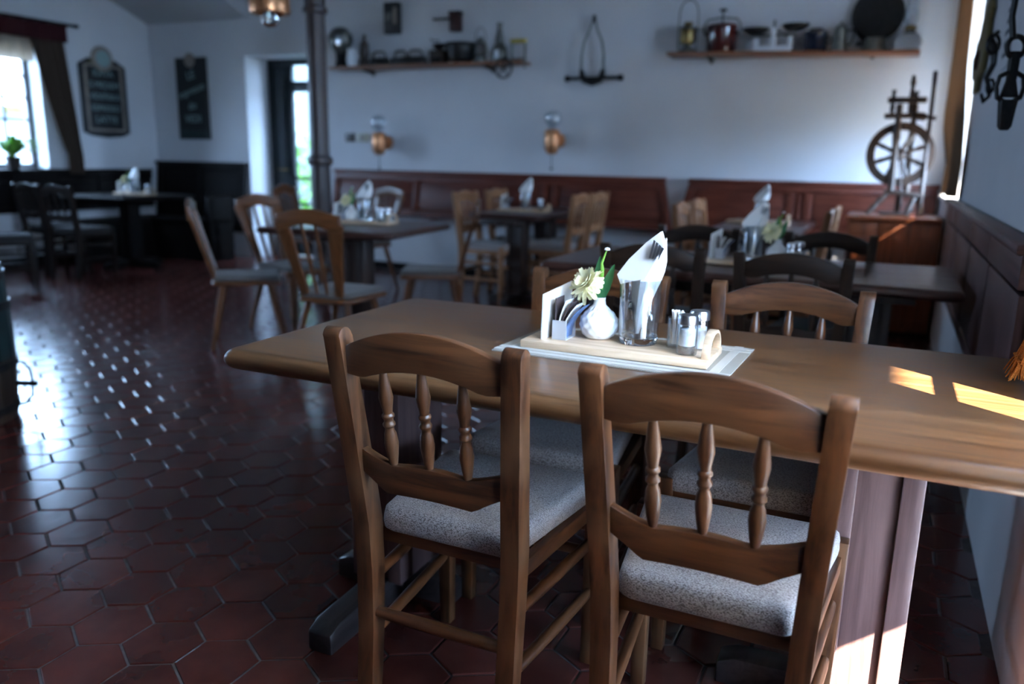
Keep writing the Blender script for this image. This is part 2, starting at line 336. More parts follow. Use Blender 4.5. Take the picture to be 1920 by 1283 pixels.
def tile_mat():
    m, nt, b = nmat('terracotta_tile'); L = nt.links; oi = nt.nodes.new('ShaderNodeObjectInfo'); geo = nt.nodes.new('ShaderNodeNewGeometry')
    nz = nt.nodes.new('ShaderNodeTexNoise'); nz.inputs['Scale'].default_value = 7; nz.inputs['Detail'].default_value = 5; L.new(geo.outputs['Position'], nz.inputs['Vector'])
    ad = nt.nodes.new('ShaderNodeMath'); ad.operation = 'ADD'; L.new(nz.outputs['Fac'], ad.inputs[0])
    mr = nt.nodes.new('ShaderNodeMapRange'); mr.inputs['To Min'].default_value = -0.12; mr.inputs['To Max'].default_value = 0.12; L.new(oi.outputs['Random'], mr.inputs['Value']); L.new(mr.outputs[0], ad.inputs[1])
    rp = nt.nodes.new('ShaderNodeValToRGB'); e = rp.color_ramp.elements; e[0].position = 0.3; e[0].color = (0.055, 0.0135, 0.0105, 1); e[1].position = 0.7; e[1].color = (0.105, 0.027, 0.021, 1)
    L.new(ad.outputs[0], rp.inputs['Fac']); L.new(rp.outputs['Color'], b.inputs['Base Color'])
    n2 = nt.nodes.new('ShaderNodeTexNoise'); n2.inputs['Scale'].default_value = 22; n2.inputs['Detail'].default_value = 4; L.new(geo.outputs['Position'], n2.inputs['Vector'])
    rr = nt.nodes.new('ShaderNodeMapRange'); rr.inputs['To Min'].default_value = 0.13; rr.inputs['To Max'].default_value = 0.25; L.new(n2.outputs['Fac'], rr.inputs['Value']); L.new(rr.outputs[0], b.inputs['Roughness'])
    bp = nt.nodes.new('ShaderNodeBump'); bp.inputs['Strength'].default_value = 0.05; bp.inputs['Distance'].default_value = 0.004; L.new(n2.outputs['Fac'], bp.inputs['Height']); L.new(bp.outputs['Normal'], b.inputs['Normal'])
    return m
M['tile'] = tile_mat()
def mat_weave():
    m, nt, b = nmat('woven_mat'); L = nt.links; tc = nt.nodes.new('ShaderNodeTexCoord')
    ck = nt.nodes.new('ShaderNodeTexChecker'); ck.inputs['Scale'].default_value = 420; L.new(tc.outputs['Object'], ck.inputs[0])
    ck.inputs['Color1'].default_value = (0.37, 0.355, 0.31, 1); ck.inputs['Color2'].default_value = (0.30, 0.285, 0.25, 1)
    L.new(ck.outputs['Color'], b.inputs['Base Color']); b.inputs['Roughness'].default_value = 0.7
    bp = nt.nodes.new('ShaderNodeBump'); bp.inputs['Strength'].default_value = 0.4; bp.inputs['Distance'].default_value = 0.001; L.new(ck.outputs['Fac'], bp.inputs['Height']); L.new(bp.outputs['Normal'], b.inputs['Normal'])
    return m
M['mat'] = mat_weave()
M['matlight'] = simple('mat_stripe', (0.50, 0.49, 0.45), 0.7, bump=0.2, bscale=500)

# ------------------------------------------------------------------ setting
# floor: recessed grout bed with hexagonal tiles
fl = struct(MB().box(XL - 0.3, XR + 0.3, YF, YB + 0.6, -0.12, -0.004).build('floor', M['grout'], smooth=False), 'dark red hexagonal terracotta tile floor')
A = 0.1030; AT = A - 0.0032
def hexring(r, z): return [V(r * math.cos(PI / 2 + k * PI / 3), r * math.sin(PI / 2 + k * PI / 3), z) for k in range(6)]
tmb = MB(); tmb.loft([hexring(AT, -0.012), hexring(AT, -0.0028), hexring(AT - 0.0012, -0.0008), hexring(AT - 0.0042, 0.0)])
tobj = tmb.build('tile', M['tile'], fl, sharp=14); tmesh = tobj.data; bpy.data.objects.remove(tobj)
cents = []
cx0, cy0 = -1.531, 1.261
for r in range(-26, 42):
    for c in range(-42, 14):
        x = cx0 + c * math.sqrt(3) * A + (r % 2) * math.sqrt(3) * A / 2; y = cy0 + r * 1.5 * A
        if XL + 0.02 < x < XR - 0.02 and YF < y < YB - 0.03 or (DOORX[0] < x < DOORX[1] and YB - .03 < y < YB + 0.38): cents.append((x, y))
def inview(x, y):
    c = RW.transposed() @ (V(x, y, 0) - EYE)
    if c.z < 0.2: return None
    u = CX + FPX * c.x / c.z; v = CY + FPX * c.y / c.z
    if -60 < u < 1980 and 0 < v < 1350: return c.z
    return None
BLOCK = [(-1.3, 0.37, 1.3, 2.3)]
vis = []; rest = []
for x, y in cents:
    d = inview(x, y)
    if d is None: rest.append((x, y))
    else: vis.append((d, x, y))
vis.sort(); near = vis[:296]; rest += [(x, y) for _, x, y in vis[296:]]
rnd = random.Random(3)
for _, x, y in near:
    o = link('tile', tmesh, fl); o.location = (x, y, rnd.uniform(-0.0006, 0.0006))
    o.rotation_euler = (rnd.gauss(0, 0.0022), rnd.gauss(0, 0.0022), rnd.choice(range(6)) * PI / 3 + rnd.gauss(0, 0.004))
rm = MB(); tv = [v.co.copy() for v in tmesh.vertices]; tf = [tuple(p.vertices) for p in tmesh.polygons]
for x, y in rest:
    Mx = Matrix.Translation((x, y, rnd.uniform(-0.0006, 0.0006))) @ Matrix.Rotation(rnd.gauss(0, 0.0022), 4, 'X') @ Matrix.Rotation(rnd.gauss(0, 0.0022), 4, 'Y')
    rm.add([Mx @ v for v in tv], tf)
o = rm.build('far_tiles', M['tile'], fl, sharp=14); o['kind'] = 'stuff'

def wall_x(name, x0, x1, y0, y1, holes, label, mat='wall', z1=ZC):
    """wall slab between x0..x1 running along y with rectangular openings"""
    mb = MB(); cuts = sorted({y0, y1} | {h[0] for h in holes} | {h[1] for h in holes})
    for a, b in zip(cuts, cuts[1:]):
        cur = 0.0
        for h in sorted((h for h in holes if h[0] < (a + b) / 2 < h[1]), key=lambda h: h[2]):
            mb.box(x0, x1, a, b, cur, h[2]); cur = h[3]
        mb.box(x0, x1, a, b, cur, z1)
    return struct(mb.build(name, M[mat], smooth=False), label)
wall_x('wall_right', XR, XR + 0.30, YF, YB + 0.5, [R1, R2, R3], 'white plaster wall with wood wainscot on the right')
wall_x('wall_left', XL - 0.30, XL, YF, YB + 0.5, [L1, L2], 'white plaster wall with curtained window')
bw = MB()
bw.box(XL, DOORX[0], YB, YB + 0.5, 0, ZC).box(DOORX[1], XR, YB, YB + 0.5, 0, ZC).box(DOORX[0], DOORX[1], YB, YB + 0.5, DOORX[2], ZC)
struct(bw.build('wall_back', M['wall'], smooth=False), 'white back wall with two shelves of old kitchenware')
struct(MB().box(XL - 0.3, XR + 0.3, YF - 0.3, YF, 0, ZC).build('wall_front', M['leg'], smooth=False), 'wall behind the viewer')
struct(MB().box(XL - 0.3, XR + 0.3, YF - 0.3, YB + 0.5, ZC, ZC + 0.2).build('ceiling', M['ceil'], smooth=False), 'white ceiling')
struct(MB().box(XL - 0.3, XR + 0.3, YF - 0.3, YB + 0.5, ZC + 0.2, 5.8).build('added_upper_storey', M['facade'], smooth=False), 'unseen upper storey added to shade the walls outside')  # solid block added above the ceiling to shade the walls outside
# low vaulted ceiling over the corner on the left
prof = [(YB, 2.66), (6.95, 2.80), (6.6, 2.92), (6.2, 3.02), (5.6, 3.10), (YB, 3.10)]
struct(MB().prism(prof, XL, -6.66, 'yz').build('ceiling_vault', M['ceil'], sharp=60), 'low sloping ceiling over the dark corner')
struct(MB().box(-40, 40, -40, 50, -0.6, -0.5).build('ground', M['ground'], smooth=False), 'paved ground outside')
struct(MB().box(XL, XL + 0.02, 2.0, YB, 0, 0.09).build('baseboard_left', M['dark'], smooth=False), 'dark skirting board')
struct(MB().box(DOORX[1], XR, YB - 0.015, YB, 0, 0.08).build('baseboard_back', M['dark'], smooth=False), 'dark skirting board along the back wall')

def window_x(name, x, w, cols, rows, fmat, label, fw=0.05, t=0.045, bar=0.02, sill=None):
    y0, y1, z0, z1 = w
    fr = MB(); fr.box(x - t / 2, x + t / 2, y0, y0 + fw, z0, z1).box(x - t / 2, x + t / 2, y1 - fw, y1, z0, z1).box(x - t / 2, x + t / 2, y0, y1, z0, z0 + fw).box(x - t / 2, x + t / 2, y0, y1, z1 - fw, z1)
    root = struct(fr.build(name, fmat, bevel=0.004), label)
    ys = [lerp(y0 + fw, y1 - fw, i / cols) for i in range(cols + 1)]; zs = rows if isinstance(rows, list) else [lerp(z0 + fw, z1 - fw, i / rows) for i in range(rows + 1)]
    for y in ys[1:-1]: MB().box(x - 0.014, x + 0.014, y - bar / 2, y + bar / 2, z0 + fw, z1 - fw).build('glazing_bar', fmat, root)
    for z in zs[1:-1]: MB().box(x - 0.012, x + 0.012, y0 + fw, y1 - fw, z - bar / 2, z + bar / 2).build('glazing_bar', fmat, root)
    for i in range(cols):
        for j in range(len(zs) - 1):
            MB().box(x - 0.002, x + 0.002, ys[i], ys[i + 1], zs[j], zs[j + 1]).build('pane', M['pane'], root, smooth=False)
    return root
window_x('window_1', XL - 0.20, L1, 3, 5, M['winframe'], 'bright window with small panes in the left wall', bar=0.028)
window_x('added_left_window', XL - 0.20, L2, 3, 4, M['winframe'], 'unseen second window added in the left wall for fill light')
window_x('window_2', XR + 0.22, R1, 3, 3, M['whiteframe'], 'window beside the spinning wheel')
window_x('window_3', XR + 0.06, R2, 3, [R2[2], 0.862, 0.99, 1.45, 1.9, R2[3]], M['whiteframe'], 'window beside the front table', fw=0.03, bar=0.014)
window_x('added_low_window', XR + 0.15, R3, 1, 1, M['whiteframe'], 'unseen low window added to let sun onto the front table leg', fw=0.02)
for i, (w, xx, s) in enumerate(((L1, XL, 1), (R1, XR, -1), (R2, XR, -1))):
    a, b = (xx - 0.18, xx + 0.03) if s == 1 else (xx + (0.0 if i == 2 else -0.03), xx + 0.2)
    struct(MB().box(a, b, w[0], w[1], w[2] - 0.025, w[2] + 0.004).build('trim_%d' % (i + 1), M['dark'] if i == 0 else M['whiteframe'], bevel=0.004), ['dark sill of the left window', 'sill of the window by the spinning wheel', 'sill of the window by the front table'][i])

# doorway: dark leaf on the left, glazed leaf on the right
YD = YB + 0.37
dr = struct(MB().box(DOORX[0], DOORX[0] + 0.06, YD, YD + 0.07, 0, DOORX[2]).box(DOORX[1] - 0.06, DOORX[1], YD, YD + 0.07, 0, DOORX[2]).box(DOORX[0], DOORX[1], YD, YD + 0.07, DOORX[2] - 0.07, DOORX[2]).build('door_1', M['door'], bevel=0.004), 'dark green door with tall glazed leaf')
lx0, lx1 = DOORX[0] + 0.06, -6.44
leaf = MB().box(lx0, lx1, YD + 0.01, YD + 0.055, 0.01, DOORX[2] - 0.07).build('door_leaf', M['door'], dr, bevel=0.004)
for z0, z1 in ((0.15, 0.85), (0.95, 2.05)): MB().box(lx0 + 0.06, lx1 - 0.06, YD - 0.004, YD + 0.012, z0, z1).build('raised_panel', M['door'], leaf, bevel=0.006)
gx0, gx1 = lx1, DOORX[1] - 0.06
gl = MB().box(gx0, gx0 + 0.045, YD + 0.01, YD + 0.055, 0.01, 2.19).box(gx1 - 0.13, gx1, YD + 0.01, YD + 0.055, 0.01, 2.19).box(gx0, gx1, YD + 0.01, YD + 0.055, 0.01, 0.2).box(gx0, gx1, YD + 0.01, YD + 0.055, 1.90, 2.02).build('glazed_leaf', M['door'], dr, bevel=0.004)
for z in (0.62, 0.93): MB().box(gx0 + 0.045, gx1 - 0.13, YD + 0.015, YD + 0.05, z - 0.015, z + 0.015).build('crossbar', M['door'], gl)
for z0, z1 in ((0.2, 0.605), (0.635, 0.915), (0.945, 1.90), (2.02, 2.19)): MB().box(gx0 + 0.045, gx1 - 0.13, YD + 0.030, YD + 0.034, z0, z1).build('pane', M['pane'], gl, smooth=False)
MB().rod((lx1 - 0.05, YD - 0.05, 1.02), (lx1 - 0.16, YD - 0.05, 1.02), 0.009).rod((lx1 - 0.05, YD + 0.012, 1.02), (lx1 - 0.05, YD - 0.05, 1.02), 0.009).build('door_handle', M['brass'], dr)

# cast iron column
cxm, cym = -4.36, 5.55
colo = thing('column', 'slim brown cast iron column beside the doorway', 'column', (cxm, cym, 0)); colo['kind'] = 'structure'
MB().lathe([(0.12, 0), (0.12, 0.10), (0.095, 0.14), (0.085, 0.2), (0.08, 1.12)], 20).build('shaft_base', M['column'], colo)
MB().lathe([(0.08, 1.11), (0.10, 1.12), (0.108, 1.15), (0.10, 1.18), (0.08, 1.19)], 20).build('ring', M['column'], colo)
mb = MB(); n = 48
def flute(r, z): return [V(r * (1 + 0.035 * math.cos(12 * 2 * PI * j / n)) * math.cos(2 * PI * j / n), r * (1 + 0.035 * math.cos(12 * 2 * PI * j / n)) * math.sin(2 * PI * j / n), z) for j in range(n)]
mb.loft([flute(0.077, 1.18), flute(0.075, 2.31)]); mb.build('fluted_shaft', M['column'], colo, sharp=80)
MB().lathe([(0.078, 2.30), (0.10, 2.31), (0.10, 2.345), (0.083, 2.36), (0.085, 2.6), (0.15, 2.75), (0.16, ZC)], 20).build('capital', M['column'], colo)

# ------------------------------------------------------------------ wall panelling (backrest boards)
def backrest(name, x0, x1, zt, zb, seams, label, slope=(0.0, 0.0)):
    """tilted backrest board on the back wall; trapezoid ends; boards framed by stiles"""
    root = thing(name, label, 'wall panel', (0, YB, 0))
    def yy(z): return lerp(-0.13, -0.04, (z - zb) / (zt - zb))
    xl = lambda z: x0 + slope[0] * (zt - z); xr = lambda z: x1 - slope[1] * (zt - z)
    def slab(xa, xb, za, zb_, t0, t1, nm, mt, bev=0.006):
        p = []
        for t in (t0, t1):
            p += [V(xa(za), yy(za) - t, za), V(xb(za), yy(za) - t, za), V(xb(zb_), yy(zb_) - t, zb_), V(xa(zb_), yy(zb_) - t, zb_)]
        MB().add(p, [(0, 1, 2, 3), (7, 6, 5, 4), (0, 4, 5, 1), (2, 6, 7, 3), (1, 5, 6, 2), (0, 3, 7, 4)]).build(nm, mt, root, bevel=bev)
    slab(xl, xr, zb, zt, -0.035, 0.0, 'backing_board', M['panel'], 0)
    slab(lambda z: xl(z) - 0.01, lambda z: xr(z) + 0.01, zt - 0.015, zt + 0.018, -0.038, 0.045, 'cap_rail', M['panel'])
    slab(xl, xr, zt - 0.075, zt - 0.015, 0.0, 0.022, 'top_rail', M['panel'])
    slab(xl, xr, zb, zb + 0.06, 0.0, 0.022, 'bottom_rail', M['panel'])
    st = [(xl, lambda z: xl(z) + 0.07)] + [(lambda z, s=s: s - 0.035, lambda z, s=s: s + 0.035) for s in seams] + [(lambda z: xr(z) - 0.07, xr)]
    for a, b in st: slab(a, b, zb + 0.06, zt - 0.075, 0.0, 0.022, 'stile', M['panelz'])
    for i in range(len(st) - 1):
        a = st[i][1]; b = st[i + 1][0]
        slab(lambda z: a(z) + 0.02, lambda z: b(z) - 0.02, zb + 0.085, zt - 0.10, 0.0, 0.012, 'field_panel', M['panel'], 0.01)
    return root
backrest('backrest_panel', -5.49, -1.86, 1.035, 0.59, [-4.45, -3.02, -2.90], 'long red-brown wooden backrest panel on the back wall below the lamps', (0.0, -0.24))
backrest('backrest_panel', -1.63, 0.34, 1.035, 0.59, [-0.76, -0.62], 'shorter red-brown backrest panel on the back wall behind the spinning wheel', (-0.22, 0.0))
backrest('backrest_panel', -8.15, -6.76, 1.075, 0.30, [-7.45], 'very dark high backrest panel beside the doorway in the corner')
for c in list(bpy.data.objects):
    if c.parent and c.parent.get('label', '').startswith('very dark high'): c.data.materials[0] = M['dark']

def wainscot(name, x, s, y0, y1, zt, zb, seams, label, m1, m2, bw=0.8):
    root = thing(name, label, 'wall panel', (x, 0, 0))
    def bx(a, b, ya, yb, za, zb_, nm, mt, bev=0.004):
        xa, xb = sorted((s * a, s * b)); MB().box(xa, xb, ya, yb, za, zb_).build(nm, mt, root, bevel=bev)
    bx(0, 0.018, y0, y1, zb, zt - 0.01, 'backing_board', M['dark'], 0)
    bx(0, 0.070, y0, y1, zt - 0.020, zt + 0.012, 'cap_rail', m1, 0.014)
    ss = [y0] + seams + [y1]
    for i in range(len(ss) - 1):
        bx(0.018, 0.052, ss[i] + 0.006, ss[i + 1] - 0.006, zt - 0.105, zt - 0.012, 'top_rail', m1)
        n = max(1, round((ss[i + 1] - ss[i]) / bw)); w = (ss[i + 1] - ss[i]) / n
        for k in range(n):
            a = ss[i] + k * w
            bx(0.018, 0.046, a + 0.016, a + w - 0.016, zb + 0.06, zt - 0.118, 'board', m2, 0.008)
        bx(0.018, 0.045, ss[i] + 0.004, ss[i + 1] - 0.004, zb, zb + 0.05, 'bottom_rail', m1)
    return root
wainscot('wainscot_panel', XR, -1, 2.32, 5.45, 1.005, 0.50, [3.05, 3.77, 4.59, 5.02], 'purplish brown wood wainscot along the wall beside the tables', M['panely'], M['panelyz'])
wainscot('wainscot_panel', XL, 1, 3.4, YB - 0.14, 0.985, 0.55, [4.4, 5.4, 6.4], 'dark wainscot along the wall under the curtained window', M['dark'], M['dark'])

# corner bench by the left window
t = thing('corner_bench', 'nearly black wooden bench in the corner below the chalkboards', 'bench', (0, 0, 0))
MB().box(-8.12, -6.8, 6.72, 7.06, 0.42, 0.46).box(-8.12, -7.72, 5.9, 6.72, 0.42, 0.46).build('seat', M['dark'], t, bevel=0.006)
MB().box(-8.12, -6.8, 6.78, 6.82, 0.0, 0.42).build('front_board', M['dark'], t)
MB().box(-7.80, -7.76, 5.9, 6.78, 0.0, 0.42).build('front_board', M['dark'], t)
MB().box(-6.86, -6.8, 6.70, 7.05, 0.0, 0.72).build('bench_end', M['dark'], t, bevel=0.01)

# ------------------------------------------------------------------ tables
def table(name, label, x0, x1, y0, y1, mat, peds, zt=0.76, th=0.042, rz=0, r=0.03, pmat=None, fmat=None, ph=0.06, cross=0.36):
    xc, yc = (x0 + x1) / 2, (y0 + y1) / 2; hx, hy = (x1 - x0) / 2, (y1 - y0) / 2
    pmat = pmat or M['legd']; fmat = fmat or M['foot']
    t = thing(name, label, 'table', (xc, yc, 0), rz)
    rings = []
    for i in range(9):
        a = -PI / 2 + PI * i / 8; ins = (th / 2) * (1 - math.cos(a)) ; z = zt - th / 2 + th / 2 * math.sin(a)
        rings.append([V(p, q, z) for p, q in rrect(-hx + ins, hx - ins, -hy + ins, hy - ins, r)])
    MB().loft(rings).build('table_top', mat, t, sharp=50)
    for (px, py, w, d) in peds:
        MB().box(px - w / 2, px + w / 2, py - d / 2, py + d / 2, 0.075, zt - th - 0.04).build('pedestal', pmat, t, bevel=0.006)
        MB().box(px - w / 2 - 0.012, px - w / 2 + 0.03, py - d / 2 - 0.012, py + d / 2 + 0.012, 0.075, zt - th - 0.04).build('pedestal_board', pmat, t, bevel=0.004)
        MB().box(px + w / 2 - 0.03, px + w / 2 + 0.012, py - d / 2 - 0.012, py + d / 2 + 0.012, 0.075, zt - th - 0.04).build('pedestal_board', pmat, t, bevel=0.004)
        MB().box(px - 0.16, px + 0.16, py - hy * 0.7, py + hy * 0.7, zt - th - 0.04, zt - th).build('bearer', pmat, t, bevel=0.004)
        for ax in (0, 1):
            c = cross if ax else min(cross, hx * 0.8, hx - abs(px) - 0.02)
            for s in (-1, 1):
                pr = [(0.03, 0.0), (c, 0.0), (c, 0.055), (c - 0.04, 0.072), (0.03, 0.082)]
                mb = MB().prism([(s * a, b) for a, b in pr], -0.035, 0.035, 'xz')
                if ax: mb.xf(Matrix.Rotation(PI / 2, 4, 'Z'))
                mb.xf(Matrix.Translation((px, py, 0))).build('foot', fmat, t, bevel=0.006)
    return t
T1 = table('dining_table', 'long oak dining table in front with a tray of condiments', -1.36, 0.358, 1.335, 2.18, M['table'], [(-0.65, 0, 0.13, 0.2), (0.545, 0, 0.14, 0.2)], pmat=M['leg'], th=0.046)
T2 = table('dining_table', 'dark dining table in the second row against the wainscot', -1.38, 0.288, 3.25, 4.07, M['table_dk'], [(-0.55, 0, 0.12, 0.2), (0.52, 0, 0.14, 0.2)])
T3 = table('dining_table', 'dark dining table beside the sideboard at the back', -1.12, -0.50, 5.45, 6.75, M['table_dky'], [(0, -0.3, 0.12, 0.12), (0, 0.35, 0.12, 0.12)], cross=0.26)
T4 = table('dining_table', 'square dark table among peasant chairs beside the column', -3.58, -2.64, 3.86, 4.78, M['table_dk'], [(0, 0, 0.13, 0.13)], rz=0.10, r=0.05)
T5 = table('dining_table', 'dark dining table at the back wall below the iron tool', -3.12, -2.50, 5.85, 7.0, M['table_dky'], [(0.02, -0.3, 0.13, 0.13), (0.02, 0.3, 0.13, 0.13)], cross=0.26)
T6 = table('dining_table', 'nearly black table in the corner under the chalkboards', -7.70, -6.72, 5.55, 6.45, M['dark'], [(0, 0, 0.12, 0.12)], pmat=M['dark'], fmat=M['dark'])

# ------------------------------------------------------------------ chairs
SPIN = [(0, .0065), (.03, .0075), (.12, .0105), (.26, .0135), (.36, .0115), (.40, .0085), (.43, .0085), (.45, .0118), (.47, .0118), (.49, .0088), (.52, .0088), (.54, .0118), (.56, .0118), (.58, .0088), (.62, .0095), (.74, .0135), (.86, .0105), (.96, .0078), (1, .0068)]
SPIN = [(t, r * 1.06) for t, r in SPIN]
def cushion(y0, y1, w0, w1, z0, z1, r=0.035, dome=0.006):
    def out(ins, z):
        p = []
        a = [(-(w0 - ins), y0 + ins), ((w0 - ins), y0 + ins), ((w1 - ins), y1 - ins), (-(w1 - ins), y1 - ins)]
        rr = max(r - ins, 0.004)
        for i in range(4):
            P = Vector(a[i]); A_ = (Vector(a[i - 1]) - P).normalized(); B_ = (Vector(a[(i + 1) % 4]) - P).normalized()
            for k in range(7):
                t = k / 6; q0 = P + A_ * rr; q2 = P + B_ * rr; q = q0 * (1 - t) ** 2 + P * 2 * t * (1 - t) + q2 * t * t; p.append(V(q.x, q.y, z))
        return p
    h = z1 - z0
    rings = [out(0.010, z0), out(0.002, z0 + h * .12), out(0, z0 + h * .35), out(0.001, z0 + h * .6), out(0.004, z0 + h * .85), out(0.012, z0 + h * .97), out(0.024, z1), out(0.08, z1 + dome * .6), out(0.13, z1 + dome)]
    return MB().loft(rings)
def post_levels(s):
    ys = [(0.0, .160, -.020, .018), (.10, .1615, -.006, .020), (.22, .163, .006, .0215), (.36, .166, .012, .0235), (.46, .169, .010, .025), (.56, .173, -.004, .0245), (.66, .178, -.018, .023), (.76, .183, -.033, .0215), (.86, .188, -.047, .0205)]
    lev = [(s * x, y, z, .0192, hd) for z, x, y, hd in ys]
    for k in range(1, 7):
        a = k / 6 * PI / 2; lev.append((s * .189, -.048 - .002 * math.sin(a), .86 + .0205 * math.sin(a), .0192, max(.0205 * math.cos(a), .0015)))
    return lev
def make_chair(name, label, wz, wx, seat, wy=None):
    c = thing(name, label, 'chair'); wy = wy or wx
    for s in (-1, 1): MB().rects(post_levels(s)).build('rear_post', wz, c, bevel=0.0035)
    w = .1715; xs = [lerp(-w, w, i / 20) for i in range(21)]
    MB().rail(xs, lambda x: .844 + .044 * (1 - (x / w) ** 2), lambda x: (.790 - .003 * math.cos((abs(x) - .128) / .043 * PI / 2)) if abs(x) > .128 else .787 + .025 * (1 - (x / .128) ** 2), lambda x: -.040 - .014 * (1 - (x / w) ** 2), .021).build('crest_rail', wx, c, bevel=0.003)
    w2 = .160
    xs2 = [lerp(-w2, w2, i / 24) for i in range(25)]
    def lt(x):
        a = abs(x) / w2; return .607 + .022 * max(0, (a - .45) / .55) ** 1.5 + .008 * max(0, 1 - (a / .5) ** 2)
    def lb(x):
        a = abs(x) / w2; return (.545 + .006 * (1 - (a / .62) ** 2)) if a < .62 else .545 + .036 * ((a - .62) / .38) ** .8
    MB().rail(xs2, lt, lb, lambda x: -.010 - .012 * (1 - (x / w2) ** 2), .021).build('lower_rail', wx, c, bevel=0.003)
    for x in (-.085, 0, .085):
        zb = lt(x); bow = 1 - (x / w) ** 2
        MB().turned((x * .97, -.0105 - .012 * bow, zb - .004), (x, -.039 - .014 * bow, .816 - .014 * (abs(x) / .085)), SPIN, 12).build('spindle', wz, c)
    for s in (-1, 1):
        MB().rects([(s * .196, .395, 0, .015, .015), (s * .199, .395, .30, .018, .018), (s * .200, .395, .462, .018, .018)]).build('front_leg', wz, c, bevel=0.003)
        p0, p1 = V(s * .166, .02, .425), V(s * .198, .38, .425)
        q = []
        for P in (p0, p1): q.append([P + V(-.010, 0, -.030), P + V(.010, 0, -.030), P + V(.010, 0, .006), P + V(-.010, 0, .006)])
        MB().loft(q).build('seat_rail', wy, c, bevel=0.002)
        for z, r in ((.325, .0125), (.195, .0125)):
            MB().turned((s * .164, .01, z), (s * .198, .39, z), [(0, r * .8), (.1, r), (.5, r * 1.12), (.9, r), (1, r * .8)], 10).build('side_stretcher', wy, c)
    MB().box(-.19, .19, .385, .403, .392, .430).build('seat_rail', wx, c, bevel=0.002)
    MB().box(-.16, .16, .050, .066, .396, .430).build('seat_rail', wx, c, bevel=0.002)
    MB().turned((-.16, .004, .255), (.16, .004, .255), [(0, .010), (.08, .0125), (.5, .0142), (.92, .0125), (1, .010)], 10).build('back_stretcher', wx, c)
    MB().turned((-.195, .395, .29), (.195, .395, .29), [(0, .010), (.08, .0125), (.5, .0142), (.92, .0125), (1, .010)], 10).build('front_stretcher', wx, c)
    cushion(.030, .412, .156, .206, .428, .484).build('seat_cushion', seat, c, sharp=70)
    return c
chairA = make_chair('dining_chair', '', M['chz'], M['chx'], M['seat'], M['chy'])
def place(proto, first, loc, rz, label, group=None, scale=None):
    if first:
        proto.location = loc; proto.rotation_euler = (0, 0, rz); proto['label'] = label
        if group: proto['group'] = group
        if scale: proto.scale = scale
        return proto
    return copy_tree(proto, loc, rz, label, group, scale)
G1 = 'spindle-back dining chairs'
place(chairA, True, (-.7445, 1.270, 0), 0, 'brown spindle-back chair at the front edge of the oak table, near its free end', G1)
place(chairA, False, (-.2150, 1.238, 0), 0.0, 'brown spindle-back chair at the front edge of the oak table, nearer the wall', G1)
place(chairA, False, (-.750, 2.190, 0), PI, 'brown spindle-back chair across the oak table behind the vase and menu cards', G1)
place(chairA, False, (-.212, 2.195, 0), PI, 'brown spindle-back chair across the oak table beside the salt shaker', G1)
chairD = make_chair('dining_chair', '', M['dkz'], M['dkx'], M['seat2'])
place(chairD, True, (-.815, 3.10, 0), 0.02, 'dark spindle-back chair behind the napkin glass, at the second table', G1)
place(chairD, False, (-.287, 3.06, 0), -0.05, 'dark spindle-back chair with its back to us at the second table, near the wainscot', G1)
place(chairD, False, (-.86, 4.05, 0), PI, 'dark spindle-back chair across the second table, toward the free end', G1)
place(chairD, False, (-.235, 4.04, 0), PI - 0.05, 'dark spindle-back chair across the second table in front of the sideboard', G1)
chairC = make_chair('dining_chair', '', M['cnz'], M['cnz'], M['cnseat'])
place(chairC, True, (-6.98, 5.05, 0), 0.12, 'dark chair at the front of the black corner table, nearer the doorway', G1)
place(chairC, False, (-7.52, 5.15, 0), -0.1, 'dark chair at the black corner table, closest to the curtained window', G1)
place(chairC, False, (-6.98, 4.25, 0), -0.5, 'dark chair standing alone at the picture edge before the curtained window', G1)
chairL = make_chair('dining_chair', '', M['ltz'], M['ltx'], M['seat'])
S1 = (1, 1, 1.045)
place(chairL, True, (-2.37, 6.38, 0), PI / 2, 'light wooden chair, nearer of two facing the back table below the iron tool', G1, S1)
place(chairL, False, (-2.37, 6.84, 0), PI / 2, 'light wooden chair, farther of two beside the back table, close to the backrest panel', G1, S1)
place(chairL, False, (-3.24, 6.12, 0), -PI / 2, 'light wooden chair on the column side of the back table, nearer one', G1, S1)
place(chairL, False, (-3.25, 6.74, 0), -PI / 2, 'light wooden chair on the column side of the back table, against the panel', G1, S1)
place(chairL, False, (-1.26, 5.62, 0), -PI / 2, 'light wooden chair left of the table beside the sideboard, nearer one', G1, S1)
place(chairL, False, (-1.28, 6.22, 0), -PI / 2, 'light wooden chair left of the table beside the sideboard, farther one', G1, S1)
place(chairL, False, (-.37, 5.42, 0), PI / 2, 'light wooden chair between the back table and the sideboard, nearer one', G1, S1)
place(chairL, False, (-.36, 5.86, 0), PI / 2, 'light wooden chair between the back table and the sideboard, touching its doors', G1, S1)

